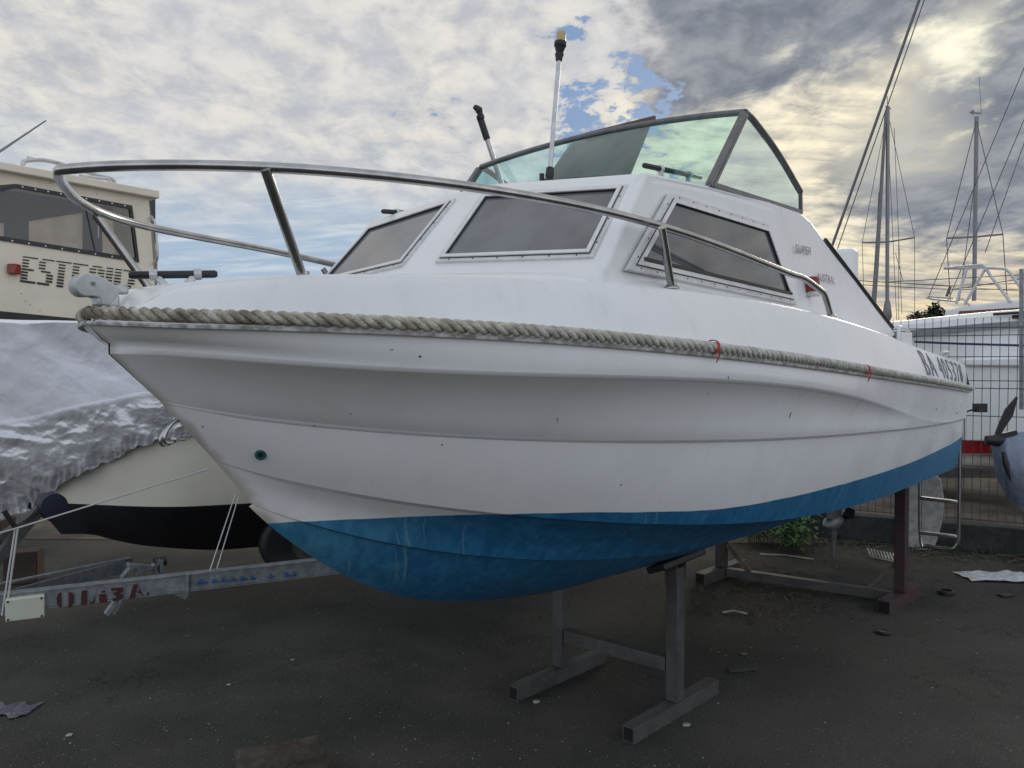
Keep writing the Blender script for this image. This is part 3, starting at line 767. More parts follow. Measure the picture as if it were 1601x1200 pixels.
# smoked hatch board standing behind the screen
hbp = MB()
hb_px = [(893, 236), (1014, 200), (958, 291), (838, 296)]
H4 = [Vector((onb(897, 216, .08)[0] , 0, 0))]
def ons(x, y, s):
    r = ray(x, y); o = Vector((OX, OY, 0)); t = (o.dot(Uv) + s) / r.dot(Uv); p = r * t - o
    return Vector((s, p.dot(Nv), CAMZ + r.z * t))
# leaning board: lower edge on the roof, upper edge just above the screen frame
hq = [ons(892, 224, -.18), ons(1018, 190, -.18), ons(980, 284, -.42), ons(850, 284, -.42)]
print('hatch', hq)
hbp.prism([Lw(v) for v in hq], (.012, 0, .006))
hbo = hbp.build('hatch_board', mat('smoked_board', (0.10, 0.115, 0.115), 0.35, var=.15), boat, local=True)
ht = MB(); a = ons(915, 211, -.17); b = ons(1025, 184, -.17); ht.beam(Lw(a), Lw(b), .014, .020); ht.build('hatch_edge', M['brown'], hbo, local=True, bevel=.003)

# ---- pulpit rail
DB = BL['deck']
def mir(pts): return [Vector((v.x, -v.y, v.z)) for v in pts]
RPL = pchip([-2.452, -2.434, -2.395, -2.35, -2.295, -2.21, -2.05, -1.8, -1.47, -1.1, -.7, -.15, .2], [0, .055, .13, .21, .29, .385, .50, .60, .68, .745, .795, .838, .85])
rpx = [onbf(x, y, RPL) for x, y in [(200, 259), (300, 258), (415, 261), (560, 271), (735, 292), (900, 321), (1030, 351), (1150, 394), (1262, 437)]]
rco = np.polyfit([p[0] for p in rpx], [p[2] for p in rpx], 4)
def rz(s): return float(np.polyval(rco, s)) if s > -2.38 else float(np.polyval(rco, -2.38)) + .02 * (-2.38 - s)
print('rail z', [(round(p[0], 2), round(p[2], 3)) for p in rpx])
railP = [L(s_, RPL(s_), rz(s_)) for s_ in (-2.441, -2.415, -2.38, -2.335, -2.28, -2.2, -2.1, -1.95, -1.75, -1.5, -1.25, -1.0, -.75, -.5, -.3, -.17)]
railP.append(L(*onb(1286, 456, .850)))
foot = L(*onb(1299, 494, .858))
rr = MB()
RAD = .0118
main = cr(railP, 8)
main += [railP[-1].lerp(foot, .12) + Vector((.012, 0, -.0)), railP[-1].lerp(foot, .4) + Vector((.012, 0, 0)), foot]
starb = [Vector((p.x, -p.y, p.z)) for p in main]
loop = cr([main[0], Vector((-2.4515, 0, main[0].z)), starb[0]], 5)
rr.tube(main[::-1] + loop[1:-1] + starb, RAD, 12)
rail = rr.build('pulpit_rail', M['steel'], boat, local=True, sharp=60)
def leg(x1, y1, b1, x2, y2, b2):
    a = L(*onb(x1, y1, b1)); b = L(*onb(x2, y2, b2))
    for sg in (1, -1):
        m_ = MB(); A = Vector((a.x, sg * a.y, a.z)); B_ = Vector((b.x, sg * b.y, b.z - .006))
        m_.tube([A, B_], .0115, 12); m_.lathe([(.024, 0), (.024, .004), (.015, .012), (.014, .02)], B_ + Vector((0, 0, -.002)), (0, 0, 1), 14)
        m_.build('rail_stanchion', M['steel'], boat, local=True)
leg(415, 264, .41, 474, 432, .352)
leg(1035, 355, .777, 1050, 447, .745)
for sg in (1, -1):
    m_ = MB(); B_ = Vector((foot.x, sg * foot.y, foot.z)); m_.lathe([(.022, 0), (.022, .004), (.014, .012)], B_ + Vector((0, 0, -.004)), (0, 0, 1), 14)
    m_.build('rail_foot', M['steel'], boat, local=True)
# ---- bow roller: nylon cheeks and stem-head casting
br = MB()
rpt = lambda x, y: L(*onb(x, y, 0))
c0 = rpt(129, 447); rr_ = (rpt(113, 447) - c0).length
prof = [rpt(130 + 18 * math.cos(math.radians(a)), 446 - 18 * math.sin(math.radians(a))) for a in range(60, 271, 15)] + [rpt(x, y) for x, y in ((140, 463.5), (148, 465), (151, 470), (152, 477), (166, 477), (175, 466), (184, 454), (176, 447), (158, 436), (148, 431))]
for yy in (-.022, .012):
    br.prism([Vector((v.x, yy, v.z)) for v in prof], (0, .010, 0))
bro = br.build('bow_roller', M['nylon'], boat, local=True, bevel=.003)
m_ = MB(); m_.lathe([(.006, -.013), (.022, -.012), (.018, 0), (.022, .012), (.006, .013)], c0, (0, 1, 0), 20); m_.build('roller_wheel', M['nylon'], bro, local=True)
m_ = MB(); m_.lathe([(.0045, -.025), (.0045, .025)], rpt(139, 444), (0, 1, 0), 12); m_.build('roller_pin', M['badge'], bro, local=True)
m_ = MB(); cs = rpt(165, 470); m_.box(cs, (.05, .04, .03)); m_.box(rpt(188, 450) - Vector((0, 0, .004)), (.03, .03, .022)); m_.build('stem_casting', M['alu'], bro, local=True, bevel=.006)
# ---- cleats with a black bar (foredeck, cabin roof)
def bar_cleat(a, b, h, name='mooring_cleat'):
    a = Vector(a); b = Vector(b); d = (b - a); Ln = d.length; d.normalize(); up = Vector((0, 0, 1))
    m_ = MB(); base = []
    for f in (.27, .77):
        p = a.lerp(b, f); q = p - up * h; k = d * (.03 if f < .5 else -.03)
        m_.beam(p + up * .004, q + k * (.4 if h > .04 else 1), .016, .016, up=d.cross(up))
        m_.lathe([(.014, -.009), (.014, .009)], p, d, 12)
    m_.beam(a.lerp(b, .27) - up * h, a.lerp(b, .77) - up * h, .028, .008)
    o = m_.build(name, M['alu'], boat, local=True, bevel=.002)
    m_ = MB(); m_.tube([a, a + d * .006, b - d * .006, b], [.006, .0095, .0095, .006], 12); m_.build('black_bar', M['blackm'], o, local=True)
bar_cleat(L(*onb(201, 430, .0)), L(*onb(340, 428, .09)), .030)
ga = onb(1006, 258, .50); gb = onb(1096, 277, .50)
def roof_z(s, b): return 2.225 - .105 * (b / .65) ** 2 if s > -.6 else float(np.interp(s, [-1.0, -.6], [2.125, 2.222])) - .105 * (b / .65) ** 2 + .0
bar_cleat(L(*ga), L(*gb), .05, 'roof_grab_rail')
sa = onb(597, 330, -.52); sb = (sa[0] + .30, -.52, sa[2] + .03)
bar_cleat(L(*sa), L(*sb), .05, 'roof_grab_rail')
# ---- all-round lamp on its pole
pb = Vector(onb(858, 279, .15)); pt2 = Vector(onb(876, 70, .15))
ax = (L(*pt2) - L(*pb)).normalized()
m_ = MB(); B0 = L(*pb) + Vector((0, 0, -.02)); m_.tube([B0 + ax * .03, L(*pt2)], .0085, 12); pole = m_.build('lamp_pole', M['alu'], boat, local=True)
m_ = MB(); m_.lathe([(.030, 0), (.030, .008), (.020, .014), (.014, .022), (.016, .032), (.014, .060), (.009, .064)], B0, ax, 18)
m_.box(B0 + Vector((-.028, .01, .02)), (.014, .012, .03)); m_.build('pole_socket', M['black'], pole, local=True)
m_ = MB(); E0 = L(*pt2); m_.lathe([(.011, -.045), (.016, -.025), (.017, -.02)], E0 - ax * .015, ax, 14)
m_.lathe([(.0105, -.004), (.013, 0), (.013, .010), (.0105, .014)], E0 - ax * .058, ax, 12); m_.box(E0 - ax * .052 + Vector((.012, .004, 0)), (.012, .008, .008))
m_.lathe([(.012, -.035), (.020, -.008), (.023, -.004), (.023, .010), (.019, .012)], E0, ax, 20); m_.build('lamp_base', M['black'], pole, local=True)
m_ = MB(); m_.lathe([(.018, .008), (.0185, .040), (.017, .048), (.013, .051)], E0, ax, 20); m_.build('lamp_lens', M['amber'], pole, local=True, bevel=.001)
# ---- red side lamp
rc = sidept(1264, 447)
m_ = MB(); m_.lathe([(.026, -.028), (.027, -.02), (.027, .026), (.020, .034)], L(rc.x, rc.y + .018, rc.z + .004), (0, 0, 1), 18)
m_.build('side_lamp', M['red'], boat, local=True, bevel=.003)
m_ = MB(); m_.box(L(rc.x, rc.y + .018, rc.z - .036), (.05, .045, .014)); m_.build('side_lamp_bracket', M['alu'], boat, local=True, bevel=.003)
# ---- badges and registration
def side_text(txt, x0, y0, x1, y1, size, m, sx=1.0, bold=0):
    a = sidept(x0, y0); b = sidept(x1, y1)
    A = L(a.x, a.y + .002, a.z); d = (L(b.x, b.y + .002, b.z) - A)
    mb = text_mesh(txt, 1.0, lambda u, v, w_: (u, v, w_)); wd = max(v.x for v in mb.v) - min(v.x for v in mb.v); x00 = min(v.x for v in mb.v)
    mb.v = [A + d * ((v.x - x00) / wd) + Vector((.0, 0, 1)) * v.y * size - Vector((0, 1, 0)) * (.001 + abs(v.z)) for v in mb.v]
    return mb.build('lettering', m, boat, local=True, smooth=False)
side_text('SUPER', 1242, 394, 1267, 399, .048, M['badge'])
side_text('AUSTRAL', 1275, 437, 1304, 444, .046, M['badge'])
def deck_side(s, z):
    i = min(range(len(dc)), key=lambda k: abs(dc[k][4].x - s)); c = dc[i][3:9]
    return float(np.interp(z, [p.z for p in c], [p.y for p in c]))
mb = text_mesh('BA 405378', 1.0, lambda u, v, w_: (u, v, w_), bold=-.011, spacing=1.25); x00 = min(v.x for v in mb.v); wd = max(v.x for v in mb.v) - x00; hh = max(v.y for v in mb.v)
bmx = bmesh.new(); mex = bpy.data.meshes.new('tmp'); mex.from_pydata([tuple(v) for v in mb.v], [], mb.f); bmx.from_mesh(mex)
bmesh.ops.triangulate(bmx, faces=bmx.faces)
bmesh.ops.subdivide_edges(bmx, edges=[e for e in bmx.edges if e.calc_length() > .15], cuts=3, use_grid_fill=True)
mb = MB(); mb.add([v.co.copy() for v in bmx.verts], [tuple(v.index for v in f.verts) for f in bmx.faces]); bmx.free(); bpy.data.meshes.remove(mex)
nv = []
for v in mb.v:
    s = 1.18 + 1.22 * (v.x - x00) / wd; f = v.y / hh
    zt = ZL['deck'](s) - .012; zr = ZL['rope'](s) + .022; z = zr + (zt - zr) * (.04 + .92 * f)
    nv.append(L(s, deck_side(s, z) + .0022 + max(v.z, 0), z))
mb.v = nv; mb.build('registration_lettering', M['letter'], boat, local=True, smooth=False)
# ---- bow eye (shackle), drain fitting, small fittings
be = Vector((-2.185, 0, 1.335))
m_ = MB(); arc = [be + Vector((-.032 * math.sin(a) - .004 , .0, .024 * math.cos(a) - .020 * math.sin(a))) for a in [PI * k / 10 for k in range(11)]]
m_.tube([be + Vector((.012, 0, .024))] + arc + [be + Vector((.018, 0, -.024))], .0050, 8)
m_.tube([p + Vector((-.008, .005, -.006)) for p in arc], .0038, 8); m_.tube([be + Vector((-.008, -.014, -.024)), be + Vector((-.008, .014, -.024))], .0055, 8)
m_.build('bow_eye', M['steel'], boat, local=True)
def hullpt(x, y, bg=.1):
    # nearest crossing of a photo ray with the port hull skin, by search on the columns
    best = None
    for c in cols:
        for p, q in zip(c[:-1], c[1:]):
            for f in (0, .5):
                v = p.lerp(q, f); wv = BW(v.x, v.y, v.z); 
                dyy = wv.y * _c - (wv.z - CAMZ) * _s; dzz = wv.y * _s + (wv.z - CAMZ) * _c
                px_ = 800.5 + FPX * wv.x / dyy; py_ = 600 - FPX * dzz / dyy; e = (px_ - x) ** 2 + (py_ - y) ** 2
                if best is None or e < best[0]: best = (e, v)
    return best[1]
dv = hullpt(410, 714); nn = Vector((-.55, -.8, -.35)).normalized()
m_ = MB(); m_.lathe([(.0145, -.004), (.0145, .003), (.011, .0045), (.007, .0035), (.0065, .001)], L(*dv) + nn * .002, nn, 20); df = m_.build('drain_fitting', mat('teal_plastic', (.02, .10, .11), .4), boat, local=True)
m_ = MB(); m_.lathe([(.0062, 0), (.0062, .004)], L(*dv) + nn * .003, nn, 14); m_.build('drain_hole', M['black'], df, local=True)
for x, y, a_, ln, rd in ((662, 555, 0, .006, .0030), (692, 693, 1.2, .006, .0022), (1237, 648, .9, .040, .0018), (1143, 590, 1.4, .012, .0016), (875, 655, 1.3, .030, .0012), (610, 548, .1, .018, .0010), (1462, 640, 0, .010, .004), (1495, 643, 0, .008, .005), (964, 757, 1.5, .008, .0018), (494, 668, .4, .008, .0018), (320, 668, .7, .007, .0018)):  # hull scuffs; the two fattest, near the stern, are black dots for fitting holes
    hv = hullpt(x, y); c_ = L(*hv) + Vector((0, -.0005, 0)); d_ = Vector((math.cos(a_), 0, math.sin(a_)))
    m_ = MB(); m_.tube([c_ - d_ * ln / 2, c_ + Vector((.001, 0, .001)), c_ + d_ * ln / 2], [rd * .4, rd, rd * .4], 6); m_.build('scuff_or_hole', M['black'], boat, local=True)
# stern cleats and side fitting
sc_ = BL['deck'](2.25); zc = ZL['deck'](2.25)
m_ = MB(); m_.box(L(2.25, sc_ - .05, zc + .010), (.06, .03, .02)); m_.tube([L(2.17, sc_ - .05, zc + .045), L(2.33, sc_ - .05, zc + .045)], .011, 10); m_.tube([L(2.22, sc_ - .05, zc + .0), L(2.22, sc_ - .05, zc + .045)], .012, 8); m_.tube([L(2.28, sc_ - .05, zc), L(2.28, sc_ - .05, zc + .045)], .012, 8)
m_.build('stern_cleat', M['alu'], boat, local=True)
a = Vector(onb(1405, 526, .80)); m_ = MB()
m_.tube(cr([L(a.x, .80, a.z - .05), L(a.x, .80, a.z + .03), L(a.x + .04, .80, a.z + .05), L(a.x + .20, .80, a.z + .03), L(a.x + .23, .80, a.z - .06)], 4), .010, 8)
m_.box(L(a.x + .12, .80, a.z - .02), (.20, .03, .09)); m_.build('cockpit_locker', M['gel'], boat, local=True, bevel=.01)
# dark trim along the aft slope of the cabin
m_ = MB(); sl = [Vector((s, side_b(s, z) - .004, z + .010)) for s, z in ((.50, 2.045), (.844, 1.893), (1.10, 1.785), (1.36, 1.68))]
for sg in (1, -1):
    m_ = MB(); m_.tube([L(p.x, sg * p.y, p.z) for p in sl], .010, 8); m_.build('cabin_edge_trim', M['blackm'], boat, local=True)
# helm seat back seen over the slope
a = Vector(onb(1308, 410, .25)); m_ = MB()
for b_ in (.25,): m_.box(L(a.x - .03, b_, 1.985), (.13, .26, .46))
m_.build('helm_seat', M['gel'], boat, local=True, bevel=.03, seg=3)
m_ = MB(); m_.box(L(a.x - .03, .25, 1.4), (.09, .10, .66)); m_.build('seat_pedestal', M['alu'], boat, local=True)
# stern ladder
m_ = MB(); ld = .07
def la(x, y): 
    r = ons(x, y, SEND + ld); return L(*r)
pl1 = [la(1503, 655), la(1501, 700), la(1499, 830), la(1496, 851), la(1484, 858), la(1452, 853), la(1440, 846), la(1438, 760), la(1439, 705)]
m_.tube(cr(pl1, 5), .0125, 10)
ladder = m_.build('stern_ladder', M['steel'], boat, local=True)
for (a_, b_) in (((1440, 778), (1498, 785)), ((1439, 832), (1497, 839))):
    m_ = MB(); m_.beam(la(*a_), la(*b_), .045, .022); m_.build('rung', M['steel'], ladder, local=True, bevel=.004)
# outboard leg under the transom
ob = MB()
oc = L(*onb(1303, 828, 0.0)); 
o0 = onb(1303, 812, 0.0); s0 = o0[0]; z0 = o0[2]
print('outboard', s0, z0)
ob.lathe([(.002, -.19), (.022, -.17), (.05, -.09), (.056, 0), (.05, .08), (.035, .13)], L(s0, 0, z0 - .02), (1, 0, 0), 20)
ob.prism([L(s0 - .06, -.008, z0 - .05), L(s0 + .07, -.008, z0 - .05), L(s0 + .02, -.008, z0 - .27), L(s0 - .02, -.008, z0 - .27)], (0, -.016, 0))
ob.prism([L(s0 - .10, -.02, z0 + .02), L(s0 + .10, -.02, z0 + .02), L(s0 + .12, -.02, z0 + .60), L(s0 - .06, -.02, z0 + .60)], (0, -.05, 0))
ob.prism([L(s0 - .12, -.10, z0 + .10), L(s0 + .20, -.10, z0 + .10), L(s0 + .20, .10, z0 + .10), L(s0 - .12, .10, z0 + .10)], (0, 0, .012))
obo = ob.build('outboard_leg', mat('scuffed_grey_engine_paint', (.20, .21, .22), .4, .5, var=.4), boat, local=True, bevel=.006)
pr = MB()
for k in range(3):
    a = 2 * PI * k / 3 + .4; d = Vector((0, math.cos(a), math.sin(a))); e = Vector((0, -math.sin(a), math.cos(a)))
    c = L(s0 + .17, 0, z0 - .02); pts = [c + d * .03 + e * -.02, c + d * .09 + e * -.05 + Vector((.02, 0, 0)), c + d * .13 + e * .0, c + d * .09 + e * .05 - Vector((.03, 0, 0)), c + d * .03 + e * .02]
    pr.prism(pts, (.006, 0, 0))
pr.lathe([(.036, -.04), (.036, .05), (.01, .07)], L(s0 + .17, 0, z0 - .02), (1, 0, 0), 16)
pr.build('propeller', M['black'], obo, local=True)
ob = MB(); ob.box(L(s0 + .06, 0, 1.30), (.42, .30, .40)); ob.box(L(s0 - .02, 0, 1.0), (.2, .16, .5)); ob.build('outboard_cowling', M['black'], obo, local=True, bevel=.05, seg=4)

# ================================================================== things round the boat
# boat hook behind the windscreen
hk = empty('boat_hook', BW(.25, -.35, 1.1), 'black-handled pole leaning up behind the windscreen', 'boat hook')
A_ = at(786, 292, 3.9); B_ = at(744, 163, 3.85)
d_ = (B_ - A_).normalized()
m_ = MB(); m_.tube([A_ - d_ * 1.0, A_.lerp(B_, .60)], .0125, 10); m_.build('pole', M['alu'], hk)
m_ = MB(); P_ = [A_.lerp(B_, f) for f in (.58, .68, .78, .86)]
hd = cr(P_ + [at(752, 184, 3.85), at(749, 172, 3.85), at(741, 166, 3.85)], 4)
m_.tube(hd, [.017] * (len(hd) - 12) + [.017 + .004 * math.sin(k) for k in range(8)] + [.016, .015, .013, .010], 10); m_.build('handle', M['black'], hk)
# trestles
def hollow(mb, a, b, wd, ht, th=.006, mi=0, mi2=1):
    """square steel section with black end plates in place of shaded openings"""
    mb.beam(a, b, wd, ht, mi=mi); a = Vector(a); b = Vector(b); d = (b - a).normalized()
    mb.beam(a - d * .0015, a - d * .0005, wd - 2 * th, ht - 2 * th, mi=mi2); mb.beam(b + d * .0005, b + d * .0015, wd - 2 * th, ht - 2 * th, mi=mi2)
DK = mat('painted_hollow_shade', (.006, .006, .006), .9)  # near-black colour standing in for the shade inside the tube ends
def hull_under(wp):
    d = Vector((wp.x - OX, wp.y - OY, 0)); s = d.dot(Uv); b = abs(d.dot(Nv))
    ch = (BL['chin'](s), ZL['chin'](s)); s2 = (BL['str2'](s), ZL['str2'](s)); k = keel(s)
    return float(np.interp(b, [0, s2[0], ch[0]], [k, s2[1], ch[1]]))
F1 = ground(1055, 1118); F2 = ground(877, 1062)
f1a, f1b = ground(1012, 1156), ground(1108, 1098)
fd = (f1b - f1a).normalized(); print('foot len', (f1b - f1a).length, fd)
mid = (F1 + F2) / 2
stand = empty('boat_stand', mid, 'grey steel trestle with short crossbar under the forward hull', 'boat stand', 'steel trestles propping the boat')
for Fp, ln in ((F1, .34), (F2, .33)):
    m_ = MB(); c = Fp + Vector((0, 0, .034)); hollow(m_, c - fd * ln, c + fd * ln * .95, .056, .064); m_.build('foot', [M['galvd'], DK], stand, bevel=.003)
    zt = hull_under(Fp) - .045
    m_ = MB(); m_.beam(Fp + Vector((0, 0, .067)), Fp + Vector((0, 0, zt)), .058, .058, up=fd); m_.build('leg', M['galvd'], stand, bevel=.004)
    # tilting head: two cheeks and the cradle bar
    m_ = MB(); top = Vector((Fp.x, Fp.y, zt)); sl_ = 1 if (Fp - Vector((OX, OY, 0))).dot(Nv) > 0 else -1
    for q in (-.037, .037): m_.beam(top + fd * q + Vector((0, 0, -.07)), top + fd * q + Vector((0, 0, .018)), .008, .055, up=Vector((fd.y, -fd.x, 0)))
    m_.tube([top - fd * .05 - Vector((0, 0, .02)), top + fd * .05 - Vector((0, 0, .02))], .010, 10)
    m_.build('pivot_bracket', M['galvd'], stand)
    m_ = MB(); cdir = (Nv * sl_ + Vector((0, 0, .36))).normalized(); cc_ = top + Vector((0, 0, .022))
    m_.beam(cc_ - Uv * .17, cc_ + Uv * .20, .09, .030, up=cdir.cross(Uv)); m_.build('hull_pad', M['black'], stand, bevel=.006)
xd = (F1 - F2).normalized()
pz1 = VPlane(877, F2.y, 1055, F1.y)
c1 = pz1.pt(882, 1000); c2 = pz1.pt(1040, 1026)
m_ = MB(); zz = (c1.z + c2.z) / 2; hollow(m_, Vector((F2.x, F2.y, zz)) + xd * .034, Vector((F1.x, F1.y, zz)) - xd * .034, .05, .058); m_.build('crossbar', [M['galvd'], DK], stand, bevel=.003)
# rear trestle
F3 = ground(1408, 944); F4 = ground(1128, 902)
g1, g2 = ground(1388, 957), ground(1434, 930); fd2 = (g2 - g1).normalized()
stand2 = empty('boat_stand', (F3 + F4) / 2, 'wide rusty trestle with its crossbar on the ground under the stern', 'boat stand', 'steel trestles propping the boat')
for i, (Fp, m0) in enumerate(((F3, M['rust']), (F4, M['galvd']))):
    m_ = MB(); c = Fp + Vector((0, 0, .040)); hollow(m_, c - fd2 * .28, c + fd2 * .28, .074, .078); o = m_.build('foot', [M['rust'] if i == 0 else M['galvd'], DK], stand2, bevel=.003)
    zt = hull_under(Fp) - .01
    m_ = MB(); m_.beam(Fp + Vector((0, 0, .08)), Fp + Vector((0, 0, zt)), .066, .066, up=fd2); m_.build('leg', m0, stand2, bevel=.004)
xd2 = (F4 - F3).normalized()
m_ = MB(); a = F3 + xd2 * .04 + Vector((0, 0, .045)); b = F4 - xd2 * .04 + Vector((0, 0, .045)); hollow(m_, a, b, .055, .055); m_.build('crossbar', [M['galvd'], DK], stand2, bevel=.003)
m_ = MB(); m_.beam(F4 + Vector((0, 0, .24)) - xd2 * .04, F4 - xd2 * .20 + Vector((0, 0, .06)), .03, .03); m_.build('brace', M['wood'], stand2); m_ = MB(); m_.beam(F3 + Vector((0, 0, .24)) + xd2 * .04, F3 + xd2 * .20 + Vector((0, 0, .06)), .02, .02); m_.build('brace', M['wood'], stand2)

# ------------------------------------------------------------------ silver-covered boat on its trailer (left)
e2 = Vector((.887, .463, 0)).normalized(); n2 = Vector((e2.y, -e2.x, 0))
O2 = Vector((-3.25, 4.52, 0))
def B2(s, b, z): p = O2 + e2 * s + n2 * b; return Vector((p.x, p.y, z))
boat2 = empty('covered_boat', B2(2.2, 0, 0), 'beige hull with black underside beneath a silver cover on a trailer', 'boat')
b1f = pchip([-.05, .1, .35, .7, 1.2, 2, 3.2, 4.6], [0, .22, .46, .66, .83, .96, 1.0, .96])
def zt2(s): return 1.70 - .012 * s
def hcol(s_, t):
    s = s_
    b = b1f(s); cz = float(np.interp(s, [.25, .6, 1.2, 2.0, 4.6], [.86, .84, .78, .72, .66])); cbb = b * .80 * sstep(.25, 1.3, s) ** .7
    wz = .685; wb = cbb * .965
    kz = pchip([.25, .40, .7, 1.1, 1.6, 4.6], [.80, .66, .48, .34, .27, .25])(s)
    sh = lambda q: s + (1 - q) * 0
    return [B2(s, b * .3 + cbb * .64, cz + .62), B2(s, b * .2 + cbb * .80, cz + .35), B2(s, cbb, cz), B2(s, wb, max(wz, kz + .001)), B2(s, wb * .97, max(wz - .03, kz)), B2(s, wb * .5, min(wz - .2, (wz + kz) / 2) if s > .6 else kz), B2(s, 0, kz)]
up_, dn_ = MB(), MB()
ss_ = [.27 + (4.6 - .27) * (i / 50) ** 1.5 for i in range(51)]
cc = [hcol(s, i / 50) for i, s in enumerate(ss_)]
mirr = lambda p: p - n2 * (2 * (p - O2).dot(n2))
up_.grid([c[:4] for c in cc]); up_.grid([[mirr(p) for p in c[:4]] for c in cc], flip=True)
dn_.grid([c[3:] for c in cc]); dn_.grid([[mirr(p) for p in c[3:]] for c in cc], flip=True)
for m__, sl__ in ((up_, slice(0, 4)), (dn_, slice(3, 7))):
    e_ = cc[-1][sl__]; q = e_ + [mirr(p) for p in e_][::-1]; m__.add(q, [tuple(range(len(q)))])
up_.build('hull', M['beige'], boat2, merge=.001); dn_.build('hull_bottom', M['antif'], boat2, merge=.001)
# the cover
tp = MB(); NS, NR = 420, 150
hemf = pchip([-.1, .12, .38, .52, .70, .92, 1.12, 1.5, 4.6], [.52, .56, .64, .74, .86, 1.0, 1.085, 1.13, 1.15])
zone = []
def ridged(p, oct_=4):
    v = 0; a = .5; q = p.copy()
    for _ in range(oct_): v += a * (1 - abs(mnoise.noise(q)) * 2); q = q * 2.03 + Vector((3.1, 1.7, 5.3)); a *= .5
    return v
rows = []
for i in range(NS + 1):
    s = -.10 + 3.4 * (i / NS)
    b = b1f(s) + .05; hz = hemf(s) + .005 * math.sin(s * 95) + .007 * math.sin(s * 41)
    row = []
    for j in range(NR + 1):
        v = j / NR
        if v < .22:                                   # over the deck
            f = v / .22; bb = (b - .06 * min(1, b / .4)) * f; z = zt2(s) + .020 + .035 * (1 - f * f)
            k = 0; amp = .010
        else:
            f = (v - .22) / .78; top = zt2(s) + .020; z = top + (hz - top) * f
            dropf = (top - z) / max(top - .78, .1)
            cbb = b1f(s) * .80 * sstep(.25, 1.3, s) ** .7
            bb = b - .06 * (1 - sstep(0, .75, f)) * min(1, b / .4) + (max(cbb, .02) + .03 - b) * min(dropf, 1) * .92 + .05 * math.sin(PI * f)
            k = f; amp = .018
        seam = float(np.interp(s, [-.1, .5, 1.0, 1.6, 3.5], [1.10, 1.20, 1.34, 1.37, 1.38]))
        below = sstep(seam + .01, seam - .05, z)
        P = B2(s, bb, z)
        q = Vector((s * 2.4 + z * 2.2, z * 2.6 - s * 1.5, 4.0))
        wv = mnoise.noise_vector(q * .9) * .55
        big = ridged(q * .8 + wv, 2) - .5
        med = ridged(q * 2.1 + wv * 1.6, 4) - .5
        soft = mnoise.noise(Vector((s * 1.5 + z * 2.2, z * 2.0, 1.3))) * .03 + mnoise.noise(Vector((s * 5 + z * 6, z * 3, 7.3))) * .010
        disp = soft * 2.2 + below * (.060 * big + .026 * med) + (1 - below) * (.012 * big + .006 * med)
        hem = sstep(.86, 1.0, k); disp += hem * (.009 * math.sin(s * 190 + 5 * mnoise.noise(P * 7)) + .008 * math.sin(s * 71)) - hem * .015
        if abs(z - seam) < .012: disp += .004
        if v < .22: disp *= .3
        P = P + n2 * disp + Vector((0, 0, disp * .35)) - e2 * disp * .3
        row.append(P); zone.append(below * .9)
    rows.append(row)
tp.grid(rows)
far = [[mirr(p) for p in r[::6]] for r in rows[::6]]
nf = len(tp.v); tp.grid(far, flip=True); zone += [.4] * (len(tp.v) - nf)
tarp = tp.build('silver_tarpaulin', M['tarp'], None, recalc=False, sharp=80)
tag(tarp, 'crinkled silver tarpaulin with a gathered hem draped over the beige hull', 'tarpaulin')
at_ = tarp.data.attributes.new('zone', 'FLOAT', 'POINT'); at_.data.foreach_set('value', zone)
# trailer
TP = VPlane(40, 3.6, 510, 4.2)
zb = .43
a = TP.pt(-60, 945); b = TP.pt(515, 886)
trl = empty('boat_trailer', (b.x, b.y, 0), 'galvanised trailer with stencilled drawbar below the covered boat', 'trailer')
dirT = (TP.e); a0 = Vector((TP.pt(-80, 900).x, TP.pt(-80, 900).y, zb)); b0 = Vector((TP.pt(700, 900).x, TP.pt(700, 900).y, zb))
m_ = MB(); m_.beam(a0, b0, .05, .078); 
m_.beam(a0 + Vector((0, 0, .041)) + TP.n * .006, b0 + Vector((0, 0, .041)) + TP.n * .006, .062, .004)
m_.beam(a0 - Vector((0, 0, .041)) + TP.n * .006, b0 - Vector((0, 0, .041)) + TP.n * .006, .062, .004)
j = TP.pt(296, 905, .03); m_.box(Vector((j.x, j.y, zb)), (.012, .05, .088)); 
bar = m_.build('drawbar', M['galv'], trl, bevel=.002)
m_ = MB()
c = TP.pt(285, 930, -.02); m_.prism([TP.pt(262, 925), TP.pt(300, 921), TP.pt(290, 937)], -TP.n * .05)
m_.build('drawbar_bracket', M['galv'], trl)
T2 = VPlane(30, 3.72, 206, 4.35)
m_ = MB(); pa = T2.pt(20, 918); pb_ = T2.pt(206, 871); zz = pa.z
m_.beam(Vector((pa.x - .35, pa.y - .3, zz)), pb_, .03, .010); m_.prism([T2.pt(25, 920), T2.pt(206, 872), T2.pt(214, 893), T2.pt(60, 925)], -T2.n * .01)
m_.build('side_rail', M['galv'], trl, bevel=.001)
m_ = MB(); W1 = VPlane(200, 4.1, 250, 4.2)
for p_, q_ in (((200, 882), (238, 887)), ((207, 884), (190, 905)), ((225, 886), (213, 908)), ((238, 887), (250, 874)), ((250, 874), (252, 905)), ((240, 888), (250, 905))):
    m_.beam(W1.pt(*p_), W1.pt(*q_), .05, .018)
m_.lathe([(.024, -.03), (.024, .03)], W1.pt(250, 878), W1.e, 14, 1); m_.build('keel_roller_bracket', [M['galv'], M['black']], trl, bevel=.001)
m_ = MB(); W2_ = VPlane(160, 4.05, 190, 4.1)
m_.beam(W2_.pt(180, 941), W2_.pt(166, 960), .05, .02); m_.beam(W2_.pt(190, 939), W2_.pt(177, 960), .02, .012); m_.build('jockey_clamp', M['galv'], trl)
m_ = MB(); cc_ = TP.pt(40, 949, .05); R_ = Matrix((TP.e, -TP.n, Vector((0, 0, 1)))).transposed()
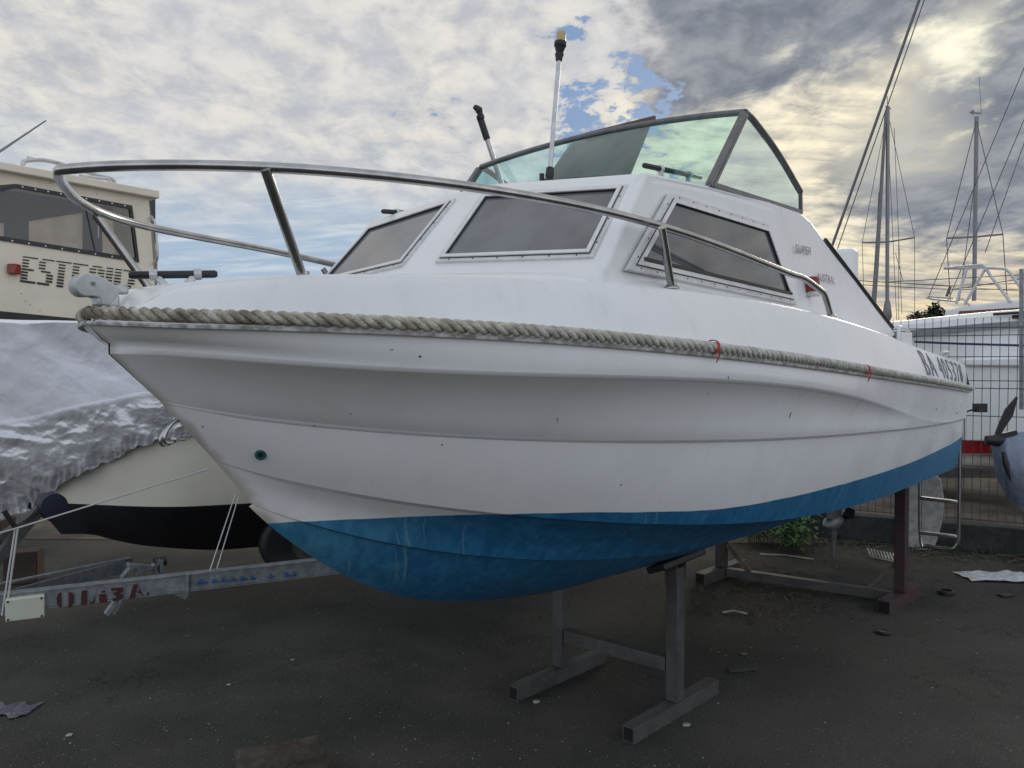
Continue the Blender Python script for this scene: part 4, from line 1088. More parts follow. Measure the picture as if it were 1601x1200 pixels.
m_.box(cc_, (.150, .055, .098), R_); jb = m_.build('junction_box', M['boxp'], trl, bevel=.004)
for sx in (-1, 1):
    for sz in (-1, 1):
        m_ = MB(); m_.lathe([(.005, 0), (.005, .003)], cc_ + TP.e * .064 * sx + Vector((0, 0, .040 * sz)) + TP.n * .0275, TP.n, 8); m_.build('box_screw', M['blackm'], jb)
# stencilled word on the drawbar
def stencil(polys, mt, off):
    m_ = MB()
    for p in polys: m_.prism([TP.pt(x, y, off) for x, y in p], TP.n * .0012)
    return m_.build('drawbar_lettering', mt, trl, smooth=False)
def sk(x, y): return (x, y)
Z = lambda x, y: (x / 5.219, 750 + y / 5.217)     # reading positions taken from an enlarged view
o_l = [Z(500, 915), Z(478, 925), Z(462, 960), Z(462, 1000), Z(475, 1030), Z(503, 1048)]
o_r = [Z(560, 912), Z(590, 922), Z(606, 955), Z(604, 1000), Z(588, 1030), Z(558, 1045)]
Lp = [[Z(665, 905), Z(712, 900), Z(710, 1018), Z(660, 1024)], [Z(722, 1006), Z(758, 985), Z(778, 940), Z(776, 1005), Z(730, 1014)]]
ip = [[Z(825, 905), Z(862, 902), Z(860, 918), Z(825, 922)], [Z(810, 934), Z(866, 928), Z(876, 1000), Z(812, 1004)]]
b3 = [[Z(905, 885), Z(1005, 876), Z(1006, 910), Z(968, 925), Z(1006, 940), Z(1004, 962), Z(965, 985), Z(915, 985), Z(918, 968), Z(950, 962), Z(952, 945), Z(925, 935), Z(925, 922), Z(955, 912), Z(950, 900), Z(910, 908)]]
ap = [[Z(1090, 852), Z(1125, 848), Z(1100, 965), Z(1052, 972)], [Z(1128, 860), Z(1172, 945), Z(1158, 950), Z(1150, 925), Z(1128, 928), Z(1122, 910), Z(1138, 905)]]
stencil([o_l, o_r] + Lp + ip + b3 + ap + [[Z(1200, 915), Z(1218, 912), Z(1216, 940), Z(1200, 940)]], M['rtext'], .036)
# blue faded word further along
blu = []
random.seed(3)
for k, (x, wd_) in enumerate([(306, 20), (330, 12), (345, 13), (361, 10), (374, 14), (391, 10), (420, 9), (443, 14), (458, 6)]):
    yb = 914 - (x - 306) * .082
    hgt = 8 if k not in (0,) else 9
    blu.append([(x, yb), (x + wd_ * .35, yb - hgt), (x + wd_ * .6, yb - hgt + 1), (x + wd_ * .35, yb - 1)])
    blu.append([(x + wd_ * .3, yb - 3), (x + wd_ * .95, yb - 5), (x + wd_ * .95, yb - 2), (x + wd_ * .3, yb)])
stencil(blu, M['btext'], .036)
# winch post with roller and black strap handle
m_ = MB(); wpz = VPlane(0, 3.75, 120, 4.0)
m_.beam(wpz.pt(-30, 905), wpz.pt(62, 795), .05, .045); m_.beam(wpz.pt(-20, 850), wpz.pt(75, 790), .05, .02)
wpo = m_.build('winch_post', M['galvd'], trl)
m_ = MB(); m_.lathe([(.02, -.05), (.062, -.045), (.066, 0), (.062, .045), (.02, .05)], wpz.pt(80, 790), wpz.n, 24); m_.build('bow_stop', M['navy'], wpo)
m_ = MB(); m_.tube([wpz.pt(6, 798, .12), wpz.pt(24, 824, .12)], .011, 8); m_.build('winch_handle', M['black'], wpo)
# trailer wheel
wz = at(455, 846, 5.0); m_ = MB()
m_.lathe([(.10, -.06), (.17, -.065), (.195, -.045), (.197, .045), (.17, .065), (.10, .06)], wz, n2, 36); m_.lathe([(.01, -.04), (.10, -.04), (.10, .04), (.01, .045)], wz, n2, 24, 1)
m_.build('wheel', [M['black'], M['galv']], trl, bevel=.01)
m_ = MB(); m_.beam(B2(1.9, -.6, .36), B2(1.9, .8, .36), .07, .06); m_.beam(wz + n2 * .09 - Vector((0, 0, .1)), wz + n2 * .09 + Vector((0, 0, .2)), .05, .06); m_.beam(B2(1.9, 0, .40), B2(3.8, 0, .38), .08, .09); m_.build('axle_frame', M['galvd'], trl)
# lashing cords
cord = empty('lashing_cord', TP.pt(25, 960), 'thin white cord running from the drawbar up to the beige hull', 'cord')
CP1 = at(28, 825, 3.55)
m_ = MB(); m_.tube([at(-60, 850, 3.3), CP1, at(326, 733, 4.05)], .0038, 6)
m_.tube([CP1, TP.pt(9, 962, .04)], .0045, 6); m_.tube([CP1 + Vector((-.012, 0, 0)), TP.pt(3, 962, .04)], .004, 6)
m_.build('cord', M['cord'], cord)
cord2 = MB(); cord2.tube([at(368, 772, 4.3), TP.pt(328, 892, .035)], .003, 6); cord2.tube([at(373, 776, 4.3), TP.pt(332, 912, .035)], .003, 6)
tag(cord2.build('tie_down_cord', M['cord']), 'pair of thin cords tied down over the drawbar beside the blue lettering', 'cord')
# blocks under the trailer
for (x, y, Y, sz, lab) in ((38, 905, 4.75, (.21, .16, .22), 'dark brown block under the trailer, behind the junction box'), (4, 866, 4.9, (.16, .2, .10), 'reddish block at the left edge, on top of others')):
    p = ground(x, y + 4) ; p.z = 0; m_ = MB(); 
    if y < 900: m_.box((p.x - .05, p.y, .35), (.18, .18, .09), Matrix.Rotation(.3, 3, 'Z')); m_.box((p.x - .05, p.y, .2), (.2, .2, .2)); m_.box((p.x - .05, p.y, .05), (.22, .2, .1))
    else: m_.box((p.x, p.y, sz[2] / 2), sz, Matrix.Rotation(.25, 3, 'Z'))
    tag(m_.build('support_block', M['brick'], bevel=.008), lab, 'block')

# ------------------------------------------------------------------ cream cabin boat (far left)
CPl = VPlane(0, 6.5, 245, 7.5)
cbo = empty('cabin_boat', (CPl.pt(120, 567).x, CPl.pt(120, 567).y, 0), 'weathered cream cabin boat with striped stencilled name and dark window', 'boat')
cp = lambda x, y, o=0.0: CPl.pt(x, y, o)
back = -CPl.n * 1.8
# wall round the window opening
win = [(-60, 300), (-10, 296), (25, 287), (207, 321), (218, 410), (-60, 366)]
wall = [(-160, 230), (-10, 262), (229, 309), (233, 350), (243, 400), (243, 520), (-160, 478)]
m_ = MB()
quad = lambda a, b, c, d: m_.prism([cp(*a), cp(*b), cp(*c), cp(*d)], -CPl.n * .04)
quad((-160, 225), (25, 262), (25, 287), (-160, 300)); quad((25, 262), (229, 304), (207, 321), (25, 287)); 
quad((229, 304), (243, 412), (218, 410), (207, 321)); quad((-160, 340), (218, 410), (243, 412), (243, 440)); quad((-160, 340), (243, 440), (243, 511), (-160, 470))
m_.prism([cp(229, 304), cp(243, 412), cp(243, 511), cp(243, 511) + back * .4, cp(229, 304) + back * .4], CPl.e * .02)
wall_o = m_.build('cabin_wall', M['cream'], cbo)
m_ = MB(); m_.prism([cp(-160, 222, .08), cp(250, 298, .08), cp(250, 310, .08), cp(-160, 236, .08)], back * .46); m_.build('roof', M['cream'], cbo, bevel=.01)
m_ = MB(); m_.prism([cp(-160, 470, .05), cp(243, 510, .05), cp(243, 520, .05), cp(-160, 481, .05)], -CPl.n * .07); m_.build('rubbing_strake', M['black'], cbo)
m_ = MB(); m_.prism([cp(-160, 478, -.02), cp(243, 518, -.02), cp(243, 600, -.25), cp(-160, 640, -.25)], back * .8); m_.build('hull', M['cream'], cbo)
# window frame, glass, dark interior with light openings
iw = [(-58, 305), (-6, 301), (27, 293), (203, 326), (213, 403), (-58, 359)]
m_ = MB()
for i in range(len(win)):
    j = (i + 1) % len(win); m_.prism([cp(*win[i], .01), cp(*win[j], .01), cp(*iw[j], .01), cp(*iw[i], .01)], -CPl.n * .03)
for k in range(9):
    f = (k + .5) / 9; 
    for A2, B2_ in (((25, 290), (205, 323)), ((-20, 370), (214, 407))):
        p = cp(A2[0] + (B2_[0] - A2[0]) * f, A2[1] + (B2_[1] - A2[1]) * f, .01); m_.lathe([(.007, 0), (.007, .005)], p, CPl.n, 8, 1)
wfr = m_.build('window_frame', [M['blackm'], M['alu']], cbo)
m_ = MB(); m_.add([cp(*p, -.005) for p in iw], [tuple(range(6))]); m_.build('pane', M['glass'], wfr)
m_ = MB(); m2_ = MB()
xb = [-160, -60, 8, 45, 131, 160, 203, 243]; ptop = {1: 346, 3: 345, 5: 328}; pbot = {1: 370, 3: 386, 5: 400}
for i in range(7):
    xa, xc = xb[i], xb[i + 1]; tp0, tp1 = 262 + (xa - 20) * .17, 262 + (xc - 20) * .17
    if i in ptop:
        k = .02 if i != 3 else -.16
        m_.prism([cp(xa, tp0, -.7), cp(xc, tp1, -.7), cp(xc, ptop[i] + k * (xc - xa), -.7), cp(xa, ptop[i], -.7)], -CPl.n * .04)
        m_.prism([cp(xa, pbot[i], -.7), cp(xc, pbot[i] + .1 * (xc - xa), -.7), cp(xc, 470, -.7), cp(xa, 470, -.7)], -CPl.n * .04)
        m2_.add([cp(xa, ptop[i] - 4, -.73), cp(xc, ptop[i] + k * (xc - xa) - 4, -.73), cp(xc, pbot[i] + .1 * (xc - xa) + 3, -.73), cp(xa, pbot[i] + 3, -.73)], [(0, 1, 2, 3)])
    else: m_.prism([cp(xa, tp0, -.7), cp(xc, tp1, -.7), cp(xc, 470, -.7), cp(xa, 470, -.7)], -CPl.n * .04)
inn = m_.build('inner_wall', mat('dark_blue_interior', (.05, .06, .08), .6), cbo)
LI = bpy.data.materials.new('curtain_cloth'); LI.use_nodes = True; g = NG(LI.node_tree)
tr_ = g.node('ShaderNodeBsdfTranslucent'); df_ = g.node('ShaderNodeBsdfDiffuse'); mx_ = g.node('ShaderNodeMixShader'); o_ = g.node('ShaderNodeOutputMaterial')
cn = g.mix(g.ss(g.noise(g.node('ShaderNodeTexCoord').outputs['Object'], 5, 5), .3, .7), (.62, .52, .38, 1), (.74, .65, .50, 1))
g.put(tr_.inputs[0], cn); g.put(df_.inputs[0], cn); mx_.inputs[0].default_value = .35; g.l.new(tr_.outputs[0], mx_.inputs[1]); g.l.new(df_.outputs[0], mx_.inputs[2]); g.l.new(mx_.outputs[0], o_.inputs[0])
m2_.build('curtain', LI, inn)
m_ = MB(); m_.tube([cp(154, 318, -.1), cp(154, 372, -.1)], .006, 6); m_.build('window_post', M['alu'], wfr)
# striped name
FONT5 = {'E': ['11111', '11000', '11000', '11110', '11000', '11000', '11111'], 'S': ['01111', '11000', '11000', '01110', '00011', '00011', '11110'], 'T': ['11111', '01100', '01100', '01100', '01100', '01100', '01100'],
         'O': ['01110', '11011', '11011', '11011', '11011', '11011', '01110'], 'U': ['11011', '11011', '11011', '11011', '11011', '11011', '01110'], 'Z': ['11111', '00011', '00110', '00110', '01100', '11000', '11111'], 'L': ['11000', '11000', '11000', '11000', '11000', '11000', '11111']}
m_ = MB()
x = 36.0
for ch in 'ESTEOUZ':
    wd = 22.0; g5 = FONT5[ch]
    for r in range(9):
        y0 = 400 + (x - 36) * .135 + r * 4.7
        bits = g5[min(int(r * 7 / 9 + .3), 6)] + '0'; st_ = None
        for c_ in range(6):
            if bits[c_] == '1' and st_ is None: st_ = c_
            if bits[c_] == '0' and st_ is not None:
                xa = x + st_ * wd / 5 - r * .55; xb_ = x + c_ * wd / 5 - r * .55 + 1.5
                th = 1.7 + .2 * r
                m_.prism([cp(xa, y0 + (xa - x) * .135, .004), cp(xb_, y0 + (xb_ - x) * .135, .004), cp(xb_, y0 + th + (xb_ - x) * .135, .004), cp(xa, y0 + th + (xa - x) * .135, .004)], CPl.n * .002); st_ = None
    x += 26.2
m_.build('name_lettering', M['letter_dk'], wall_o, smooth=False)
m_ = MB(); p = cp(20, 421, .0); m_.box(p + CPl.n * .03, (.075, .075, .085)); m_.build('cabin_lamp', M['red'], cbo, bevel=.01)
m_ = MB(); m_.tube(cr([cp(35, 258, -.2), cp(42, 251, -.2), cp(80, 252, -.2), cp(150, 273, -.2), cp(175, 280, -.2), cp(183, 292, -.2)], 5), .018, 8); m_.tube([cp(42, 245, -.4), cp(95, 257, -.4)], .010, 6); m_.tube([cp(125, 275, -.1), cp(168, 279, -.1), cp(178, 290, -.1)], .016, 8); m_.build('roof_rail', M['alu'], cbo)
m_ = MB(); m_.tube(cr([cp(236, 338, .02), cp(243, 352, .10), cp(246, 400, .10), cp(240, 412, .02)], 5), .013, 8); m_.build('grab_handle', M['alu'], cbo)
m_ = MB(); m_.tube([cp(-40, 263, -.5), cp(72, 188, -.5)], [.013, .006], 6); m_.build('antenna', M['mast'], cbo)

# ------------------------------------------------------------------ right background
tag(MB().add([(1.2, 6.62, .004), (60, 5.2, .004), (60, 40, .004), (-20, 40, .004), (-20, 7.2, .004)], [(0, 1, 2, 3, 4)]).build('bare_earth', M['dirt']), kind='structure')
FP = VPlane(1390, 6.65, 1601, 6.2)
def fpt(u, z, o=0.0):     # u metres along the fence from the x=1390 column
    p = FP.o + FP.e * u + FP.n * o; return Vector((p.x, p.y, z))
fen = empty('mesh_fence', fpt(0, 0), 'dark welded wire mesh fence running behind the stern', 'fence')
zf = 1.86
m_ = MB(); U0, U1 = -3.6, 2.6; nw = int((U1 - U0) / .058)
prof = [(.0, .24), (0, .62), (.03, .66), (0, .70), (0, 1.28), (.03, 1.33), (0, 1.38), (0, 1.70), (.035, 1.75), (.0, 1.79), (0, zf)]
for i in range(nw + 1):
    u = U0 + (U1 - U0) * i / nw; m_.tube([fpt(u, z, o) for o, z in prof], .0027, 5, caps=False)
for z in (.25, .45, .64, .68, .88, 1.08, 1.30, 1.36, 1.55, 1.72, 1.78): m_.tube([fpt(U0, z, -.006), fpt(U1, z, -.006)], .0036, 5)
m_.build('mesh_panel', M['wire'], fen, recalc=False)
for u in (-3.6, -1.1, 1.55):
    m_ = MB(); m_.beam(fpt(u, .0, -.04), fpt(u, zf + (.0 if u < 1 else .0), -.04), .05, .05, up=FP.e); m_.build('fence_post', M['wire'], fen)
m_ = MB(); p = FP.pt(1560, 0); 
m_.beam(FP.pt(1597, 420, -.3), FP.pt(1597, 640, -.3), .03, .03, up=FP.e); tag(m_.build('steel_post', M['galv']), 'plain grey post standing behind the fence at the right edge', 'post')
m_ = MB(); m_.box(FP.pt(1532, 637, .03), (.09, .06, .07)); m_.tube(cr([FP.pt(1528, 638, .05), FP.pt(1518, 641, .06), FP.pt(1506, 645, .05)], 3), .008, 6); tag(m_.build('cable_clamp', M['blackm'], bevel=.006), 'small black clamp fixed on the wire mesh beside the stern', 'clamp')
m_ = MB(); m_.box((fpt(-.5, 0).x, fpt(-.5, 0).y, .11), ((6.6), .14, .22), Matrix((FP.e, -FP.n, Vector((0, 0, 1)))).transposed()); tag(m_.build('low_kerb_wall', M['kerb'], bevel=.01), 'low dark concrete kerb along the foot of the mesh fence', 'kerb wall')

# big white hull behind the fence
HP = VPlane(1390, 9.2, 1601, 8.2)
hp = lambda x, y, o=0.0: HP.pt(x, y, o)
wh = empty('white_yacht', (hp(1500, 567).x, hp(1500, 567).y, 0), 'large white yacht hull with grey stripe laid up behind the mesh fence', 'boat')
bk = -HP.n * 2.2
m_ = MB()
prof_px = [(0, 0.0), (35, .10), (95, .16), (190, .10), (232, -.12)]
xs_ = [1300, 1340, 1380, 1420, 1460, 1500, 1540, 1580, 1620, 1680, 1760]
def topy(x): return float(np.interp(x, [1300, 1395, 1473, 1555, 1601, 1760], [505, 503, 494, 486, 483, 470]))
rows = []
for x in xs_:
    t_ = topy(x); b_ = 735
    rows.append([hp(x, t_, -.9), hp(x, t_ + .5, -.03)] + [hp(x, t_ + (b_ - t_) * f, .12 * math.sin(PI * min(f * .9 + .15, 1))) for f in (.03, .1, .25, .5, .75, .9)] + [hp(x, b_, -.25), hp(x, b_ + 12, -1.0)])
m_.grid(rows); q = rows[0]; m_.add(q + [p + bk for p in q][::-1], [tuple(range(2 * len(q)))])
m_.grid([[r[0], r[0] + bk] for r in rows]); hl = m_.build('hull', M['sail_white'], wh, recalc=False)
m_ = MB()
r2 = [[hp(x, topy(x) + 16 + 2 * (x - 1390) / 200, .20), hp(x, topy(x) + 28 + 2 * (x - 1390) / 200, .20)] for x in xs_]
m_.grid(r2); m_.build('sheer_stripe', M['sail_grey'], hl, recalc=False)
m_ = MB(); m_.grid([[hp(x, 688, .17), hp(x, 709, .14)] for x in (1470, 1500, 1600, 1700)]); m_.build('boot_stripe', M['sail_red'], hl, recalc=False)
m_ = MB(); m_.tube([hp(1440, 722, .02), hp(1500, 722, .02), hp(1800, 726, .02)], .075, 16); m_.build('lower_hull', M['sail_cream'], wh)
# swim platform / ledge of the nearer hull
m_ = MB(); HP2 = VPlane(1505, 7.9, 1601, 7.6); m_.prism([HP2.pt(1508, 561), HP2.pt(1700, 556), HP2.pt(1700, 690), HP2.pt(1508, 690)], -HP2.n * .8); m_.prism([HP2.pt(1504, 560, .05), HP2.pt(1700, 555, .05), HP2.pt(1700, 574, .05), HP2.pt(1504, 572, .05)], -HP2.n * .1)
m_.build('boat_side', M['sail_white'], wh, bevel=.02)
m_ = MB(); m_.tube([hp(1430, 534, .3), hp(1500, 537, .3), hp(1640, 541, .3)], .012, 6); tag(m_.build('mooring_line', mat('navy_line', (.03, .04, .09), .8)), 'thin navy line stretched along the white hull behind the fence', 'rope')
m_ = MB(); m_.tube([hp(1553, 491, .1), hp(1600, 488, .1), hp(1660, 486, .1)], .014, 6); m_.tube([hp(1583, 495, .1), hp(1640, 493, .1)], .02, 6); m_.build('deck_spar', M['black'], wh)

# sailing yacht further back: pulpit, deck, mast
YP = VPlane(1440, 13.0, 1601, 12.0)
yp = lambda x, y, o=0.0: YP.pt(x, y, o)
sy = empty('sailing_yacht', (yp(1540, 567).x, yp(1540, 567).y + 1, 0), 'white sailing yacht with bow pulpit and tall mast behind the white hull', 'sailing yacht', 'sailing yachts behind the fence')
m_ = MB(); m_.prism([yp(1476, 492), yp(1478, 484), yp(1520, 476), yp(1575, 470), yp(1700, 462), yp(1700, 640), yp(1540, 640), yp(1500, 540)], -YP.n * 2.4); m_.build('hull', M['sail_white'], sy, bevel=.03)
m_ = MB(); m_.prism([yp(1498, 491, .02), yp(1500, 486, .02), yp(1700, 474, .02), yp(1700, 482, .02)], -YP.n * .05); m_.build('sheer_stripe', M['brown'], sy)
m_ = MB(); T_ = .022
for pl_ in ([(1476, 419), (1510, 416), (1535, 414), (1541, 418), (1548, 430), (1580, 472)], [(1541, 417), (1510, 419), (1480, 419)], [(1512, 417), (1495, 475)], [(1541, 419), (1508, 476)], [(1541, 418), (1572, 420), (1580, 427), (1601, 457), (1625, 480)], [(1448, 465), (1460, 468), (1495, 471), (1505, 467), (1516, 477)], [(1450, 463), (1490, 466)], [(1466, 467), (1469, 477)]):
    m_.tube([yp(x, y) for x, y in pl_], T_ if pl_[0][1] < 460 else .014, 8)
m_.build('bow_pulpit', M['alu'], sy)
m_ = MB(); m_.tube([yp(1523, 470, -1), yp(1527, 182, -1)], .033, 10)
m_.tube([yp(1480, 372, -1), yp(1524, 370, -1), yp(1568, 366, -1)], .016, 6); m_.tube([yp(1516, 175, -1), yp(1534, 177, -1)], .012, 6); m_.tube([yp(1534, 177, -1), yp(1531, 120, -1)], .006, 5); m_.tube([yp(1521, 172, -1), yp(1521, 178, -1)], .02, 6); mast_ = m_.build('mast', M['mast'], sy)
m_ = MB()
for a_, b_ in (((1452, 463), (1620, 60)), ((1480, 372), (1526, 190)), ((1568, 366), (1527, 190)), ((1568, 366), (1575, 470)), ((1480, 372), (1486, 470)), ((1482, 470), (1610, 165)), ((1540, 395), (1620, 170)), ((1500, 470), (1527, 260)), ((1380, 441), (1620, 428)), ((1490, 452), (1700, 420))):
    m_.tube([yp(*a_, -.3), yp(*b_, -.3)], .007, 5)
m_.tube([yp(1480, 463, -.3), yp(1486, 447, -.3)], .022, 6)
m_.build('rigging', M['rig'], mast_)

# second yacht, mostly hidden: two masts
ZP = VPlane(1340, 16.0, 1440, 16.0); zp = lambda x, y, o=0.0: ZP.pt(x, y, o)
sy2 = empty('sailing_yacht', (zp(1395, 567).x, 16.5, 0), 'distant sailing yacht whose mast rises just right of the cabin slope', 'sailing yacht', 'sailing yachts behind the fence')
m_ = MB(); m_.prism([zp(1330, 500), zp(1360, 505), zp(1470, 500), zp(1450, 590), zp(1350, 590)], (0, 2.0, 0)); m_.build('hull', M['sail_white'], sy2, bevel=.03)
m_ = MB(); m_.tube([zp(1387, 500), zp(1388, 166)], .036, 10); m_.tube([zp(1348, 379), zp(1388, 378), zp(1430, 371)], .016, 6); m_.tube([zp(1384, 166), zp(1393, 170)], .01, 5); m_.tube([zp(1387, 150), zp(1388, 166)], .008, 5); m_.lathe([(.05, 0), (.09, .1), (.06, .35), (.03, .45)], zp(1387, 502), (0, 0, 1), 10); mz = m_.build('mast', M['mast'], sy2)
m_ = MB(); m_.tube([zp(1366, 475), zp(1370, 420), zp(1385, 175)], [.046, .044, .024], 10); m_.build('furled_sail', mat('furled_sailcloth', (.20, .20, .20), .8), sy2)
m_ = MB()
for a_, b_ in (((1348, 379), (1386, 180)), ((1348, 379), (1352, 500)), ((1430, 371), (1389, 180)), ((1430, 371), (1430, 500)), ((1402, 500), (1388, 200)), ((1410, 490), (1398, 200)), ((1412, 440), (1400, 395)), ((1365, 480), (1374, 300)), ((1405, 500), (1405, 375)), ((1340, 438), (1600, 455))):
    m_.tube([zp(*a_, 0), zp(*b_, 0)], .006, 5)
m_.build('rigging', M['rig'], mz)
m_ = MB()
for dy_ in (0, 6): m_.tube([at(1330, 438 + dy_, 24), at(1480, 446 + dy_, 24), at(1700, 440 + dy_ * 2, 24)], .011, 5)
tag(m_.build('overhead_cable', M['rig']), 'faint overhead cables crossing the sky behind the masts', 'cable')

# leaning pole and its stay behind the cabin
m_ = MB(); a = Vector(onb(1301, 384, .1)); A_ = BW(a.x, .1, a.z); b_ = ray(1437, 0); Yt = A_.y * .93; B_ = at(1437, 0, Yt)
m_.tube([A_ + (A_ - B_) * .35, A_, B_, B_ + (B_ - A_) * .6], .0092, 10)
tag(m_.build('leaning_pole', mat('pole_grey', (.16, .155, .16), .4, .4)), 'long thick grey pole slanting up to the right from behind the cabin', 'pole')
m_ = MB(); A2 = at(1311, 384, A_.y); B2_ = at(1445, 0, Yt); m_.tube([A2 + (A2 - B2_) * .3, A2, B2_, B2_ + (B2_ - A2) * .6], .0036, 8)
tag(m_.build('stay_wire', M['rig']), 'thin wire running beside the slanting grey pole', 'wire')

# covered dinghy at the right edge with black propeller
dn = MB(); rows = []
DP = VPlane(1550, 5.25, 1680, 5.15)
for i in range(40):
    f = i / 39; x = 1549 + f * 130; row = []
    for j in range(24):
        v = j / 23
        y = float(np.interp(x, [1549, 1552, 1560, 1601, 1680], [690, 684, 679, 674, 668])) ; yb = float(np.interp(x, [1549, 1556, 1575, 1601, 1680], [700, 745, 782, 800, 812]))
        p = DP.pt(x, y + (yb - y) * v, .22 * math.sin(PI * min(v * .8 + .12, 1)) * min(1, f * 5 + .1))
        p += DP.n * .022 * ridged(Vector((x * .05 + v * 1.5, v * 2, 2.0)), 3); row.append(p)
    rows.append(row)
dn.grid(rows); dn.grid([[r[0] - DP.n * 0, r[0] - DP.n * .5 + DP.e * .4, r[-1] - DP.n * .5 + DP.e * .4, r[-1]] for r in rows], flip=True)
tag(dn.build('covered_dinghy', M['bluetarp'], recalc=False, sharp=80), 'dinghy end wrapped in a creased grey-blue cover at the right edge', 'covered boat')
m_ = MB(); 
blade = [(1590, 619), (1592, 622), (1584, 650), (1572, 668), (1562, 684), (1556, 680), (1560, 668), (1572, 640)]
m_.prism([DP.pt(x, y, .10) for x, y in blade], -DP.n * .02)
m_.prism([DP.pt(x, y, .12) for x, y in [(1548, 683), (1556, 680), (1590, 672), (1592, 678), (1565, 690), (1552, 694)]], -DP.n * .03)
m_.lathe([(.03, -.06), (.04, 0), (.03, .05)], DP.pt(1557, 688, .1), DP.e, 14)
tag(m_.build('folded_propeller', M['black'], bevel=.003), 'black blade standing up from the end of the covered dinghy', 'propeller')
m_ = MB(); m_.tube([DP.pt(1569, 706, .26), DP.pt(1573, 725, .28), DP.pt(1580, 752, .27)], [.012, .02, .004], 8); tag(m_.build('cover_strap', M['black']), 'short black strap hanging on the grey-blue dinghy cover', 'strap')

# pale oval board leaning by the fence
OP = VPlane(1418, 6.35, 1480, 6.30)
pts = [(1440, 735), (1462, 738), (1472, 750), (1477, 780), (1474, 815), (1466, 845), (1456, 866), (1445, 876), (1428, 878), (1416, 872), (1408, 840), (1404, 790), (1410, 750), (1424, 737)]
m_ = MB(); m_.prism([OP.pt(x, y, .1 - .0014 * (y - 735)) for x, y in pts], -OP.n * .04)
tag(m_.build('oval_board', M['oval'], bevel=.01), 'pale oval board standing against the fence behind the stern ladder', 'board')

# ------------------------------------------------------------------ foliage
def leaf(mb, c, d, ln, wd, up=Vector((0, 0, 1)), droop=.3):
    d = d.normalized(); sd = d.cross(up)
    if sd.length < .1: sd = Vector((1, 0, 0))
    sd.normalize(); nn = sd.cross(d)
    mb.add([c, c + d * ln * .5 + sd * wd / 2 + nn * .1 * ln, c + d * ln - nn * droop * ln, c + d * ln * .5 - sd * wd / 2 + nn * .1 * ln, c + d * ln * .5], [(0, 1, 4), (1, 2, 4), (2, 3, 4), (3, 0, 4)])
def bush(name, c, rx, ry, rz_, n, ln, mt, label, cat, trunk=True):
    o = empty(name, (c.x, c.y, 0), label, cat); mb = MB(); rnd = random.Random(hash(label) % 999 if False else len(label))
    cl_ = [(Vector((rnd.uniform(-1, 1), rnd.uniform(-1, 1), rnd.uniform(-.8, 1))).normalized() * rnd.uniform(.2, .8)) for _ in range(9)]
    for i in range(n):
        q = rnd.choice(cl_); v = q + Vector((rnd.gauss(0, .2), rnd.gauss(0, .2), rnd.gauss(0, .2)))
        p = c + Vector((v.x * rx, v.y * ry, v.z * rz_)); leaf(mb, p, Vector((rnd.gauss(0, 1), rnd.gauss(0, 1), rnd.gauss(0, .7))), ln * rnd.uniform(.7, 1.3), ln * .5)
    mb.build('crown', mt, o, recalc=False, smooth=False)
    if trunk:
        tb = MB(); tb.tube([Vector((c.x, c.y, 0)), Vector((c.x + .05, c.y, c.z * .5)), c], [.07, .05, .03], 8)
        for k in range(4): tb.tube([c * 1.0 - Vector((0, 0, rz_ * .4)), c + Vector((cl_[k].x * rx, cl_[k].y * ry, cl_[k].z * rz_))], [.03, .01], 6)
        tb.build('trunk', M['wood'], o)
bush('shrub', at(1463, 490, 15), .22, .3, .20, 420, .11, M['leafd'], 'dark green tree top beside the yacht pulpit', 'tree')
bush('shrub', at(1433, 494, 18), .18, .2, .09, 160, .10, M['leafr'], 'reddish treetop peeping over the white hull', 'tree')
# leafy weeds under the stern
pc = ground(1235, 862); 
wd_ = empty('leafy_plant', pc, 'bright green leafy plant growing under the stern beside the fence', 'plant')
mb = MB(); sm = MB(); rnd = random.Random(5)
for k in range(34):
    base = pc + Vector((rnd.uniform(-.26, .26), rnd.uniform(-.1, .35), 0)); top = base + Vector((rnd.uniform(-.09, .09), rnd.uniform(-.1, .05), rnd.uniform(.12, .34)))
    sm.tube([base, base.lerp(top, .5) + Vector((.01, 0, .01)), top], .003, 5)
    for q in range(7):
        p = base.lerp(top, .35 + .65 * q / 6); a = q * 2.4 + k
        leaf(mb, p, Vector((math.cos(a), math.sin(a), .25)), rnd.uniform(.07, .12), .042, droop=.35)
mb.build('leaves', M['leaf'], wd_, recalc=False, smooth=False); sm.build('stem', M['leafd'], wd_, recalc=False)
# weeds along the kerb (uncountable)
mb = MB(); rnd = random.Random(8)
for k in range(420):
    u = rnd.uniform(-2.8, 2.2); p = fpt(u, 0, rnd.uniform(.08, .32)); h = rnd.uniform(.03, .13)
    if rnd.random() < .04: h = rnd.uniform(.2, .38)
    d = Vector((rnd.gauss(0, .4), rnd.gauss(0, .4), 1)).normalized(); sd = Vector((.004, 0, 0)); mb.add([p - sd, p + sd, p + d * h], [(0, 1, 2)])
    if rnd.random() < .4: leaf(mb, p + d * h * .8, Vector((rnd.gauss(0, 1), rnd.gauss(0, 1), .2)), .04, .018)
tag(mb.build('weeds', M['leafd'], recalc=False, smooth=False), 'scrubby weeds along the foot of the kerb', 'weeds', kind='stuff')
mb = MB()
for k in range(1500):
    if k % 3: p = fpt(rnd.uniform(-3, 2.3), 0, .12 + abs(rnd.gauss(0, .28)))
    else: p = ground(rnd.gauss(1200, 90), rnd.gauss(925, 26))
    a = rnd.uniform(0, 2 * PI); d = Vector((math.cos(a), math.sin(a), rnd.uniform(0, .4))); p.z = .004
    leaf(mb, p, d, rnd.uniform(.015, .06), rnd.uniform(.006, .022), droop=0)
